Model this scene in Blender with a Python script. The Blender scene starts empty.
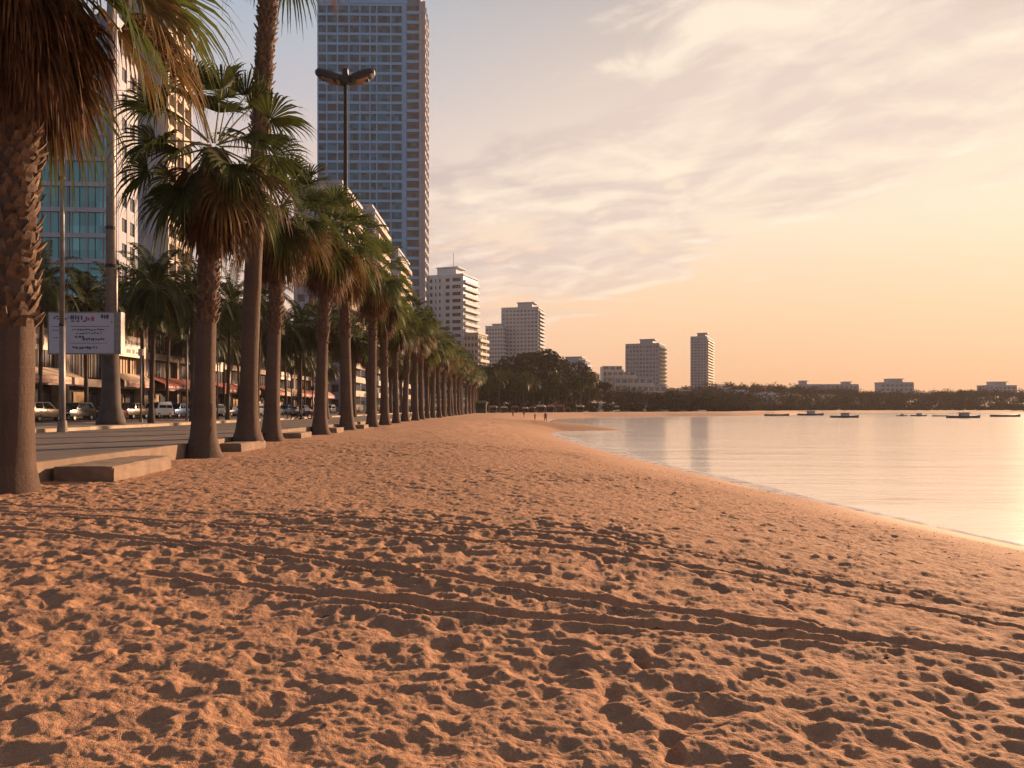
import bpy, bmesh, math, random
import numpy as np
from mathutils import Vector, Matrix, Quaternion
R = math.radians
PI = math.pi
rng = random.Random(7)
nrg = np.random.default_rng(11)
SC = bpy.context.scene
COL = SC.collection
F = 760.0; EYE = 1.6; HZ = 408.0
SUN_AZ, SUN_EL = 39.0, 12.5
EXPO = 1.35

def X_at(px, d): return (px - 512.0) * d / F
def Z_at(py, d): return EYE + (HZ - py) * d / F

# ------------------------------------------------------------------ materials
MATS = {}
def newmat(name):
    m = bpy.data.materials.new(name); m.use_nodes = True
    nt = m.node_tree; nt.nodes.clear()
    out = nt.nodes.new('ShaderNodeOutputMaterial')
    MATS[name] = m
    return m, nt, out
def N(nt, t, **kw):
    n = nt.nodes.new(t)
    for k, v in kw.items():
        if k.startswith('i_'): n.inputs[k[2:].replace('_', ' ')].default_value = v
        else: setattr(n, k, v)
    return n
def lk(nt, a, b): nt.links.new(a, b)
def math_n(nt, op, a, b=None, clamp=False):
    n = nt.nodes.new('ShaderNodeMath'); n.operation = op; n.use_clamp = clamp
    for i, x in enumerate((a, b)):
        if x is None: continue
        if isinstance(x, (int, float)): n.inputs[i].default_value = x
        else: nt.links.new(x, n.inputs[i])
    return n.outputs[0]
def mixc(nt, fac, a, b, mode='MIX'):
    n = nt.nodes.new('ShaderNodeMix'); n.data_type = 'RGBA'; n.blend_type = mode
    for s, x in ((n.inputs[0], fac), (n.inputs[6], a), (n.inputs[7], b)):
        if isinstance(x, (int, float)): s.default_value = x
        elif isinstance(x, tuple): s.default_value = (x[0], x[1], x[2], 1)
        else: nt.links.new(x, s)
    return n.outputs[2]
def ramp(nt, fac, stops, interp='LINEAR'):
    n = nt.nodes.new('ShaderNodeValToRGB'); n.color_ramp.interpolation = interp
    e = n.color_ramp.elements
    while len(e) < len(stops): e.new(0.5)
    for el, (p, c) in zip(e, stops):
        el.position = p; el.color = (c[0], c[1], c[2], 1) if isinstance(c, tuple) else (c, c, c, 1)
    nt.links.new(fac, n.inputs[0]); return n.outputs[0]
def noise(nt, vec, scale, detail=4, rough=0.55, dist=0.0):
    n = N(nt, 'ShaderNodeTexNoise'); n.inputs['Scale'].default_value = scale
    n.inputs['Detail'].default_value = detail; n.inputs['Roughness'].default_value = rough
    n.inputs['Distortion'].default_value = dist
    if vec is not None: lk(nt, vec, n.inputs['Vector'])
    return n.outputs['Fac']
def coords(nt, kind='Object', scale=(1, 1, 1)):
    tc = N(nt, 'ShaderNodeTexCoord'); mp = N(nt, 'ShaderNodeMapping'); mp.inputs['Scale'].default_value = scale
    lk(nt, tc.outputs[kind], mp.inputs['Vector']); return mp.outputs['Vector']

def plain(name, col, rough=0.7, var=0.25, scale=3.0, metal=0.0, bump=0.0, bscale=20.0, spec=0.4, vscale=(1, 1, 1), objvar=0.0):
    """matte or satin surface, mottled by a noise"""
    m, nt, out = newmat(name)
    b = N(nt, 'ShaderNodeBsdfPrincipled')
    b.inputs['Roughness'].default_value = rough; b.inputs['Metallic'].default_value = metal
    b.inputs['Specular IOR Level'].default_value = spec
    v = coords(nt, 'Object', vscale)
    f = noise(nt, v, scale, 5, 0.6)
    lo = tuple(c * (1 - var) for c in col); hi = tuple(min(1, c * (1 + var)) for c in col)
    c = ramp(nt, f, [(0.3, lo), (0.7, hi)])
    if objvar:
        oi = N(nt, 'ShaderNodeObjectInfo')
        k = math_n(nt, 'ADD', math_n(nt, 'MULTIPLY', oi.outputs['Random'], 2 * objvar), 1 - objvar)
        hs = N(nt, 'ShaderNodeHueSaturation'); lk(nt, k, hs.inputs['Value']); lk(nt, c, hs.inputs['Color']); c = hs.outputs[0]
    lk(nt, c, b.inputs['Base Color'])
    if bump:
        bn = N(nt, 'ShaderNodeBump'); bn.inputs['Strength'].default_value = bump; bn.inputs['Distance'].default_value = 0.02
        lk(nt, noise(nt, v, bscale, 6, 0.65), bn.inputs['Height']); lk(nt, bn.outputs[0], b.inputs['Normal'])
    lk(nt, b.outputs[0], out.inputs['Surface'])
    return m

def leafmat(name, col, col2, trans=0.35, scale=1.3, spec=0.12):
    m, nt, out = newmat(name)
    v = coords(nt, 'Object')
    f = noise(nt, v, scale, 3, 0.6)
    c = ramp(nt, f, [(0.3, col), (0.7, col2)])
    oi = N(nt, 'ShaderNodeObjectInfo')
    hs = N(nt, 'ShaderNodeHueSaturation')
    lk(nt, math_n(nt, 'ADD', math_n(nt, 'MULTIPLY', oi.outputs['Random'], 0.5), 0.75), hs.inputs['Value'])
    lk(nt, c, hs.inputs['Color']); c = hs.outputs[0]
    b = N(nt, 'ShaderNodeBsdfPrincipled'); b.inputs['Roughness'].default_value = 0.6
    b.inputs['Specular IOR Level'].default_value = spec
    t = N(nt, 'ShaderNodeBsdfTranslucent')
    lk(nt, c, b.inputs['Base Color']); lk(nt, c, t.inputs['Color'])
    mx = N(nt, 'ShaderNodeMixShader'); mx.inputs[0].default_value = trans
    lk(nt, b.outputs[0], mx.inputs[1]); lk(nt, t.outputs[0], mx.inputs[2]); lk(nt, mx.outputs[0], out.inputs['Surface'])
    return m

def glassmat(name, col, rough=0.12, spec=0.6, metal=0.0, var=0.5):
    """window glass of a facade: tinted, glossy, pane tones varied in the colour for reflections and curtains"""
    m, nt, out = newmat(name)
    b = N(nt, 'ShaderNodeBsdfPrincipled'); b.inputs['Roughness'].default_value = rough
    b.inputs['Specular IOR Level'].default_value = spec; b.inputs['Metallic'].default_value = metal
    g = N(nt, 'ShaderNodeNewGeometry')
    sn = N(nt, 'ShaderNodeVectorMath', operation='SNAP'); sn.inputs[1].default_value = (2.2, 2.2, 3.1)
    lk(nt, g.outputs['Position'], sn.inputs[0])
    wn = N(nt, 'ShaderNodeTexWhiteNoise'); lk(nt, sn.outputs[0], wn.inputs['Vector'])
    c = ramp(nt, wn.outputs['Value'], [(0.0, tuple(k * (1 - var) for k in col)), (0.6, col), (0.85, tuple(min(1, k * (1 + var)) for k in col)), (1.0, tuple(min(1, k * 1.7 + 0.015) for k in col))])
    lk(nt, c, b.inputs['Base Color'])
    lk(nt, b.outputs[0], out.inputs['Surface'])
    return m

def sandmat():
    m, nt, out = newmat('sand_grains')
    b = N(nt, 'ShaderNodeBsdfPrincipled'); b.inputs['Specular IOR Level'].default_value = 0.15
    v = coords(nt, 'Object')
    g = N(nt, 'ShaderNodeNewGeometry'); sp = N(nt, 'ShaderNodeSeparateXYZ'); lk(nt, g.outputs['Position'], sp.inputs[0])
    f1 = noise(nt, v, 0.22, 5, 0.65); f2 = noise(nt, v, 9.0, 6, 0.7); f3 = noise(nt, v, 160.0, 2, 0.6)
    c1 = ramp(nt, f1, [(0.3, (0.36, 0.198, 0.108)), (0.7, (0.46, 0.258, 0.145))])
    c2 = mixc(nt, 0.5, c1, ramp(nt, f2, [(0.3, (0.23, 0.118, 0.066)), (0.65, (0.50, 0.272, 0.16))]))
    c3 = mixc(nt, 0.35, c2, ramp(nt, f3, [(0.35, (0.11, 0.06, 0.035)), (0.6, (0.55, 0.315, 0.19))]))
    # organic specks left by the tide
    vo = N(nt, 'ShaderNodeTexVoronoi'); vo.inputs['Scale'].default_value = 5.0; lk(nt, v, vo.inputs['Vector'])
    spk = math_n(nt, 'LESS_THAN', vo.outputs['Distance'], 0.07)
    c3 = mixc(nt, math_n(nt, 'MULTIPLY', spk, 0.55), c3, (0.07, 0.05, 0.04))
    # wet band along the water line: the height tells how far the wash reaches
    hz = math_n(nt, 'ADD', sp.outputs['Z'], math_n(nt, 'MULTIPLY', noise(nt, v, 0.5, 3, 0.5), 0.25))
    wet = ramp(nt, math_n(nt, 'MULTIPLY', math_n(nt, 'ADD', hz, 2.0), 0.5), [(0.46, 1.0), (0.60, 0.0)])
    wc = mixc(nt, 0.9, c3, (0.37, 0.20, 0.112))
    col = mixc(nt, wet, c3, wc)
    lk(nt, col, b.inputs['Base Color'])
    lk(nt, ramp(nt, wet, [(0.0, 0.95), (1.0, 0.88)]), b.inputs['Roughness'])
    h = math_n(nt, 'ADD', math_n(nt, 'MULTIPLY', noise(nt, v, 14.0, 5, 0.65), 1.0), math_n(nt, 'MULTIPLY', f3, 0.18))
    h = math_n(nt, 'MULTIPLY', h, math_n(nt, 'SUBTRACT', 1.0, math_n(nt, 'MULTIPLY', wet, 0.92)))
    bn = N(nt, 'ShaderNodeBump'); bn.inputs['Strength'].default_value = 0.9; bn.inputs['Distance'].default_value = 0.035
    lk(nt, h, bn.inputs['Height']); lk(nt, bn.outputs[0], b.inputs['Normal'])
    lk(nt, b.outputs[0], out.inputs['Surface'])
    return m

def watermat():
    m, nt, out = newmat('sea_water')
    b = N(nt, 'ShaderNodeBsdfPrincipled')
    b.inputs['Base Color'].default_value = (1.0, 0.95, 0.91, 1); b.inputs['Roughness'].default_value = 0.13; b.inputs['Metallic'].default_value = 0.5
    b.inputs['IOR'].default_value = 1.33; b.inputs['Specular IOR Level'].default_value = 1.0
    v1 = coords(nt, 'Object', (0.35, 1.0, 1.0)); v2 = coords(nt, 'Object', (0.6, 1.3, 1.0))
    h = math_n(nt, 'ADD', math_n(nt, 'MULTIPLY', noise(nt, v1, 0.22, 3, 0.5), 1.0), math_n(nt, 'MULTIPLY', noise(nt, v2, 2.2, 4, 0.6, 0.4), 0.16))
    pat = ramp(nt, noise(nt, coords(nt, 'Object', (0.25, 1, 1)), 0.025, 3, 0.5), [(0.4, 0.35), (0.65, 1.0)])
    bn = N(nt, 'ShaderNodeBump'); bn.inputs['Distance'].default_value = 0.18
    lk(nt, math_n(nt, 'MULTIPLY', pat, 1.0), bn.inputs['Strength'])
    lk(nt, h, bn.inputs['Height']); lk(nt, bn.outputs[0], b.inputs['Normal'])
    lk(nt, b.outputs[0], out.inputs['Surface'])
    return m

def foammat():
    m, nt, out = newmat('wash_foam')
    b = N(nt, 'ShaderNodeBsdfPrincipled'); b.inputs['Base Color'].default_value = (0.72, 0.67, 0.62, 1); b.inputs['Roughness'].default_value = 1.0; b.inputs['Specular IOR Level'].default_value = 0.0
    t = N(nt, 'ShaderNodeBsdfTransparent'); mx = N(nt, 'ShaderNodeMixShader')
    v = coords(nt, 'Object')
    f = math_n(nt, 'ADD', noise(nt, v, 1.1, 5, 0.65), 0.0)
    lk(nt, ramp(nt, f, [(0.36, 0.0), (0.54, 0.9)]), mx.inputs[0]); lk(nt, t.outputs[0], mx.inputs[1]); lk(nt, b.outputs[0], mx.inputs[2])
    lk(nt, mx.outputs[0], out.inputs['Surface'])
    return m

def trunkmat(name, col):
    m, nt, out = newmat(name)
    b = N(nt, 'ShaderNodeBsdfPrincipled'); b.inputs['Roughness'].default_value = 0.9; b.inputs['Specular IOR Level'].default_value = 0.2
    vr = coords(nt, 'Object', (0.5, 0.5, 7)); vv = coords(nt, 'Object', (9, 9, 1.6)); v = coords(nt, 'Object')
    f = math_n(nt, 'ADD', math_n(nt, 'MULTIPLY', noise(nt, vr, 1.0, 3, 0.6, 0.6), 0.28), math_n(nt, 'MULTIPLY', noise(nt, vv, 1.7, 5, 0.7, 0.8), 0.4))
    f = math_n(nt, 'ADD', f, math_n(nt, 'MULTIPLY', noise(nt, v, 22.0, 7, 0.8), 0.5))
    c = ramp(nt, f, [(0.35, tuple(k * 0.55 for k in col)), (0.55, col), (0.75, tuple(k * 1.35 for k in col))])
    lk(nt, mixc(nt, 0.3, c, ramp(nt, noise(nt, v, 0.9, 4, 0.6), [(0.35, tuple(k * 0.6 for k in col)), (0.7, tuple(k * 1.4 for k in col))])), b.inputs['Base Color'])
    bn = N(nt, 'ShaderNodeBump'); bn.inputs['Strength'].default_value = 1.0; bn.inputs['Distance'].default_value = 0.07
    lk(nt, f, bn.inputs['Height']); lk(nt, bn.outputs[0], b.inputs['Normal']); lk(nt, b.outputs[0], out.inputs['Surface'])
    return m

M = {}
M['sand'] = sandmat(); M['sea'] = watermat(); M['foam'] = foammat()
M['trunk'] = trunkmat('palm_bark', (0.105, 0.07, 0.052)); M['trunk2'] = trunkmat('slender_palm_bark', (0.075, 0.055, 0.042))
M['boot'] = plain('leaf_base_fibre', (0.13, 0.08, 0.05), 0.9, 0.5, 6, bump=0.5, bscale=25)
M['frond'] = leafmat('fan_leaf', (0.032, 0.048, 0.012), (0.085, 0.100, 0.026), 0.40)
M['petiole'] = plain('petiole_green', (0.16, 0.15, 0.04), 0.5, 0.3, 2)
M['dead'] = leafmat('dead_leaf', (0.052, 0.025, 0.013), (0.15, 0.072, 0.034), 0.22, 2.2)
M['dry_frond'] = leafmat('dry_fan_leaf', (0.07, 0.045, 0.016), (0.17, 0.10, 0.038), 0.3, 1.6)
M['feather'] = leafmat('feather_leaf', (0.020, 0.028, 0.010), (0.048, 0.056, 0.019), 0.25)
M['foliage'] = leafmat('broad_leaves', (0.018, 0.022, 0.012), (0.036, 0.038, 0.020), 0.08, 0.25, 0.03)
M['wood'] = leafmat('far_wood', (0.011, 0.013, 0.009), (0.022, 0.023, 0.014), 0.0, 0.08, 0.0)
M['asphalt'] = plain('asphalt', (0.10, 0.077, 0.067), 0.9, 0.22, 0.7, bump=0.4, bscale=60)
M['paving'] = plain('promenade_paving', (0.12, 0.09, 0.077), 0.9, 0.28, 0.5, bump=0.5, bscale=45)
M['concrete'] = plain('concrete', (0.20, 0.138, 0.095), 0.9, 0.25, 1.8, bump=0.5, bscale=30)
M['concrete_dark'] = plain('old_concrete', (0.24, 0.19, 0.15), 0.9, 0.35, 2.5, bump=0.5, bscale=25)
M['shadebase'] = plain('shade_toned_base', (0.07, 0.055, 0.048), 0.85, 0.35, 1.5, bump=0.4, bscale=14)  # shadow side of the thick pole's base put into its colour
M['kerb'] = plain('kerb_stone', (0.36, 0.27, 0.19), 0.85, 0.35, 0.9, bump=0.4, bscale=20)
M['soil'] = plain('soil', (0.075, 0.055, 0.04), 0.95, 0.35, 0.1, bump=0.5, bscale=4)
M['white'] = plain('white_render', (0.47, 0.49, 0.55), 0.75, 0.12, 0.25)
M['cream'] = plain('cream_render', (0.46, 0.38, 0.30), 0.75, 0.14, 0.25)
M['pinkgrey'] = plain('grey_render', (0.28, 0.29, 0.335), 0.75, 0.12, 0.2)
M['blueframe'] = plain('tower_frame', (0.13, 0.335, 0.57), 0.5, 0.10, 0.1)
M['bluecore'] = plain('tower_core', (0.10, 0.17, 0.26), 0.6, 0.12, 0.1)
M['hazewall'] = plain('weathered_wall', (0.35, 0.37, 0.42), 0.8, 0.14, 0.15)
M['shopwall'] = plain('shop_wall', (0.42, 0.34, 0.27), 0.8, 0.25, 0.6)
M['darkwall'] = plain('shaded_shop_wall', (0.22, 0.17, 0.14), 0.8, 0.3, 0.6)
M['glass_blue'] = glassmat('blue_glass', (0.006, 0.095, 0.17), 0.25, 0.2, 0.0, 0.6)
M['glass_teal'] = glassmat('teal_glass', (0.13, 0.40, 0.42), 0.08, 0.8, 0.15, 0.3)
M['glass_dark'] = glassmat('dark_glass', (0.045, 0.05, 0.06), 0.15, 0.5, 0.0, 0.6)
M['glass_grey'] = glassmat('grey_glass', (0.12, 0.12, 0.135), 0.2, 0.5, 0.0, 0.5)
M['metal'] = plain('galvanised_steel', (0.23, 0.205, 0.19), 0.5, 0.2, 4, metal=0.3)
M['metal_dark'] = plain('dark_steel', (0.028, 0.023, 0.021), 0.6, 0.25, 3, metal=0.1)
M['lampglass'] = plain('lamp_lens', (0.20, 0.10, 0.06), 0.25, 0.3, 5, spec=0.6)
M['signwhite'] = plain('sign_white', (0.46, 0.45, 0.50), 0.5, 0.05, 2)
M['inkdark'] = plain('sign_ink', (0.06, 0.06, 0.11), 0.6, 0.1, 3)
M['inkred'] = plain('sign_red', (0.45, 0.06, 0.07), 0.6, 0.1, 3)
M['inkblue'] = plain('sign_blue', (0.07, 0.12, 0.36), 0.6, 0.1, 3)
M['awning_red'] = plain('red_canvas', (0.26, 0.065, 0.05), 0.8, 0.2, 1.5)
M['awning_cream'] = plain('cream_canvas', (0.48, 0.36, 0.27), 0.8, 0.2, 1.5)
M['awning_pink'] = plain('faded_canvas', (0.34, 0.16, 0.14), 0.8, 0.2, 1.5)
M['signcream'] = plain('shop_sign_face', (0.52, 0.42, 0.35), 0.55, 0.12, 1.5)
M['shutter'] = plain('ochre_shutter', (0.36, 0.20, 0.06), 0.6, 0.3, 2.0)
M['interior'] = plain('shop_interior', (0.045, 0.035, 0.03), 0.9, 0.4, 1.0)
M['tyre'] = plain('tyre_rubber', (0.018, 0.017, 0.017), 0.85, 0.1, 5)
M['rim'] = plain('wheel_rim', (0.42, 0.42, 0.43), 0.35, 0.1, 5, metal=0.7)
M['carglass'] = plain('car_glass', (0.015, 0.017, 0.02), 0.06, 0.1, 2, spec=0.8)
M['headlight'] = plain('headlight_lens', (0.65, 0.63, 0.58), 0.12, 0.1, 5, spec=0.8)
M['taillight'] = plain('tail_lens', (0.40, 0.02, 0.015), 0.15, 0.1, 5, spec=0.8)
for nm, c in dict(black=(0.012, 0.012, 0.014), navy=(0.02, 0.035, 0.09), maroon=(0.10, 0.016, 0.022), gold=(0.15, 0.10, 0.06), white=(0.70, 0.69, 0.67), blue=(0.05, 0.16, 0.34), silver=(0.38, 0.38, 0.39), grey=(0.10, 0.10, 0.11), red=(0.34, 0.03, 0.025)).items():
    M['paint_' + nm] = plain('car_paint_' + nm, c, 0.22, 0.06, 1.5, metal=0.25 if nm in ('gold', 'silver', 'grey', 'blue') else 0.0, spec=0.6)
M['green'] = plain('green_boards', (0.025, 0.06, 0.02), 0.7, 0.2, 1.0)
M['limeroof'] = plain('lime_roof', (0.10, 0.15, 0.04), 0.7, 0.2, 1.0)
M['hull'] = plain('boat_hull', (0.035, 0.03, 0.03), 0.5, 0.3, 1.0)
M['deck'] = plain('boat_deck', (0.20, 0.14, 0.09), 0.8, 0.3, 2.0)
M['skin'] = plain('skin', (0.30, 0.16, 0.10), 0.6, 0.1, 5)
M['hair'] = plain('dark_hair', (0.015, 0.012, 0.010), 0.6, 0.1, 9)
M['cloth_dark'] = plain('dark_cloth', (0.04, 0.035, 0.05), 0.9, 0.2, 6)
M['cloth_red'] = plain('maroon_cloth', (0.16, 0.05, 0.045), 0.9, 0.2, 6)
M['cloth_blue'] = plain('blue_cloth', (0.05, 0.07, 0.15), 0.9, 0.2, 6)
M['litter'] = plain('tide_litter', (0.06, 0.045, 0.03), 0.95, 0.4, 8)

# ------------------------------------------------------------------ mesh builder
class MB:
    def __init__(s): s.v = []; s.f = []; s.m = []; s.cur = 0
    def mat(s, i): s.cur = i; return s
    def add(s, vs, fs):
        o = len(s.v); s.v += [tuple(p) for p in vs]
        for f in fs: s.f.append(tuple(i + o for i in f)); s.m.append(s.cur)
        return s
    def box(s, x0, x1, y0, y1, z0, z1):
        return s.add([(x0, y0, z0), (x1, y0, z0), (x1, y1, z0), (x0, y1, z0), (x0, y0, z1), (x1, y0, z1), (x1, y1, z1), (x0, y1, z1)],
                     [(3, 2, 1, 0), (4, 5, 6, 7), (0, 1, 5, 4), (1, 2, 6, 5), (2, 3, 7, 6), (3, 0, 4, 7)])
    def obox(s, o, u, n, u0, u1, n0, n1, z0, z1):
        o = Vector(o); u = Vector(u); n = Vector(n); k = Vector((0, 0, 1))
        P = [o + u * a + n * b + k * c for c in (z0, z1) for a, b in ((u0, n1), (u1, n1), (u1, n0), (u0, n0))]
        return s.add(P, [(3, 2, 1, 0), (4, 5, 6, 7), (0, 1, 5, 4), (1, 2, 6, 5), (2, 3, 7, 6), (3, 0, 4, 7)])
    def tube(s, pts, rad, n=8, cap=True):
        pts = [Vector(p) for p in pts]; rings = []
        if isinstance(rad, (int, float)): rad = [rad] * len(pts)
        for i, p in enumerate(pts):
            t = (pts[min(i + 1, len(pts) - 1)] - pts[max(i - 1, 0)]).normalized()
            a = t.cross(Vector((0, 0, 1)))
            if a.length < 1e-3: a = Vector((1, 0, 0))
            a.normalize(); b = a.cross(t).normalized()
            rings.append([p + (a * math.cos(2 * PI * k / n) + b * math.sin(2 * PI * k / n)) * rad[i] for k in range(n)])
        vs = [q for r_ in rings for q in r_]; fs = []
        for i in range(len(pts) - 1):
            for k in range(n):
                a, b = i * n + k, i * n + (k + 1) % n
                fs.append((a, a + n, b + n, b))
        if cap:
            fs.append(tuple(range(n))); fs.append(tuple((len(pts) - 1) * n + k for k in reversed(range(n))))
        return s.add(vs, fs)
    def loft(s, rings, cap=True):
        n = len(rings[0]); vs = [q for r_ in rings for q in r_]; fs = []
        for i in range(len(rings) - 1):
            for k in range(n):
                a, b = i * n + k, i * n + (k + 1) % n
                fs.append((a, b, b + n, a + n))
        if cap: fs.append(tuple(reversed(range(n)))); fs.append(tuple((len(rings) - 1) * n + k for k in range(n)))
        return s.add(vs, fs)
    def mesh(s, name, mats, smooth=False):
        me = bpy.data.meshes.new(name); me.from_pydata(s.v, [], s.f)
        if not isinstance(mats, (list, tuple)): mats = [mats]
        for m in mats: me.materials.append(m)
        me.polygons.foreach_set('material_index', s.m)
        if smooth: me.polygons.foreach_set('use_smooth', [True] * len(s.f))
        me.update(); return me
    def build(s, name, mats, parent=None, smooth=False, loc=None):
        return obj(name, s.mesh(name, mats, smooth), parent, loc)

def obj(name, me, parent=None, loc=None, rz=0.0):
    o = bpy.data.objects.new(name, me); COL.objects.link(o)
    if parent is not None: o.parent = parent
    if loc is not None: o.location = loc
    if rz: o.rotation_euler.z = rz
    return o
def tag(o, label, cat, group=None):
    o['label'] = label; o['category'] = cat
    if group: o['group'] = group
    return o
def thing(name, label, cat, loc=(0, 0, 0), rz=0.0, group=None):
    return tag(obj(name, None, None, loc, rz), label, cat, group)
def struct(o, kind='structure'): o['kind'] = kind; return o
def children(o): return [c for c in COL.objects if c.parent == o]
def copy_tree(o, parent=None, kids=None):
    c = o.copy(); COL.objects.link(c); c.parent = parent
    for k, sub in kids: copy_tree(k, c, sub)
    return c
def kids_of(o):
    return [(c, kids_of(c)) for c in o.children]
def dup(root, kids, loc, rz=0.0, label=None, scale=None):
    r_ = copy_tree(root, None, kids); r_.location = loc; r_.rotation_euler = (0, 0, rz)
    if label: r_['label'] = label
    if scale: r_.scale = scale
    return r_
def mesh_np(name, V, Q, mats, smooth=True):
    me = bpy.data.meshes.new(name)
    me.vertices.add(len(V)); me.vertices.foreach_set('co', np.asarray(V, np.float32).ravel())
    Q = np.asarray(Q, np.int32); n = len(Q)
    me.loops.add(n * 4); me.loops.foreach_set('vertex_index', Q.ravel())
    me.polygons.add(n); me.polygons.foreach_set('loop_start', np.arange(0, n * 4, 4, dtype=np.int32))
    me.polygons.foreach_set('loop_total', np.full(n, 4, np.int32))
    me.polygons.foreach_set('use_smooth', np.full(n, smooth, bool))
    for m in mats if isinstance(mats, list) else [mats]: me.materials.append(m)
    me.update(calc_edges=True); me.validate(); return me

# ------------------------------------------------------------------ numpy noise
def vnoise(x, y, seed=0):
    xi = np.floor(x).astype(np.int64); yi = np.floor(y).astype(np.int64)
    fx = x - xi; fy = y - yi
    def h(a, b):
        n = (a * 374761393 + b * 668265263 + seed * 1442695041) & 0xFFFFFFFF
        n = ((n ^ (n >> 13)) * 1274126177) & 0xFFFFFFFF
        return ((n ^ (n >> 16)) & 0xFFFF) / 65535.0
    u = fx * fx * fx * (fx * (fx * 6 - 15) + 10); v = fy * fy * fy * (fy * (fy * 6 - 15) + 10)
    a = h(xi, yi); b = h(xi + 1, yi); c = h(xi, yi + 1); d = h(xi + 1, yi + 1)
    return (a * (1 - u) + b * u) * (1 - v) + (c * (1 - u) + d * u) * v - 0.5
def fbm(x, y, o=4, seed=0, g=0.5):
    s = 0; a = 1
    for i in range(o):
        s = s + a * vnoise(x, y, seed + i); x = x * 2.03 + 17.1; y = y * 2.03 + 3.7; a *= g
    return s
def sstep(a, b, x):
    t = np.clip((x - a) / (b - a), 0, 1); return t * t * (3 - 2 * t)

# ------------------------------------------------------------------ terrain
SHORE = [(15, -80), (13.6, 0), (12.6, 12), (11.8, 17.4), (11.1, 21.7), (10.1, 26.4), (9.0, 36.8), (7.2, 51.7), (5.6, 70), (4.9, 84), (5.0, 97), (7.0, 104), (13, 108), (16.9, 110.5), (15, 113), (10, 120), (7.5, 135), (7, 160), (8, 190), (12, 222), (30, 262), (60, 290), (91, 304), (120, 330), (184, 470), (250, 510), (364, 540), (900, 585), (3000, 640)]
SEA_Z = -1.6
_poly = np.array(SHORE + [(3000, 3000), (-3000, 3000), (-3000, -80)], float)
def shore_dist(x, y):
    """signed distance from the water line, positive on land"""
    d2 = np.full(x.shape, 1e12)
    S = np.array(SHORE, float)
    for (ax, ay), (bx, by) in zip(S[:-1], S[1:]):
        vx, vy = bx - ax, by - ay
        t = np.clip(((x - ax) * vx + (y - ay) * vy) / (vx * vx + vy * vy), 0, 1)
        d2 = np.minimum(d2, (x - ax - t * vx) ** 2 + (y - ay - t * vy) ** 2)
    ins = np.zeros(x.shape, bool)
    P = _poly
    for i in range(len(P)):
        (ax, ay), (bx, by) = P[i], P[(i + 1) % len(P)]
        if ay == by: continue
        c = ((ay > y) != (by > y)) & (x < (bx - ax) * (y - ay) / (by - ay) + ax)
        ins ^= c
    return np.where(ins, 1, -1) * np.sqrt(d2)
def sand_base(x, y):
    s = shore_dist(x, y)
    s2 = s + 0.9 * fbm(x * 0.12, y * 0.12, 3, 5) * sstep(0, 3, np.abs(s))
    z = np.where(s2 < 0, SEA_Z + 0.13 * s2, SEA_Z + 1.6 * (1 - (1 - np.clip(s2 / 13.0, 0, 1)) ** 1.7))
    return np.maximum(z, -5.5), s

EDGE = [(-10.0, -40), (-10.05, 16), (-10.45, 24), (-11.0, 30), (-12.1, 37), (-12.5, 50), (-12.7, 64), (-13.2, 90), (-13.0, 140), (-12.6, 200), (-12.4, 262)]
def edge_x(y): return float(np.interp(y, [p[1] for p in EDGE], [p[0] for p in EDGE]))

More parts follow.
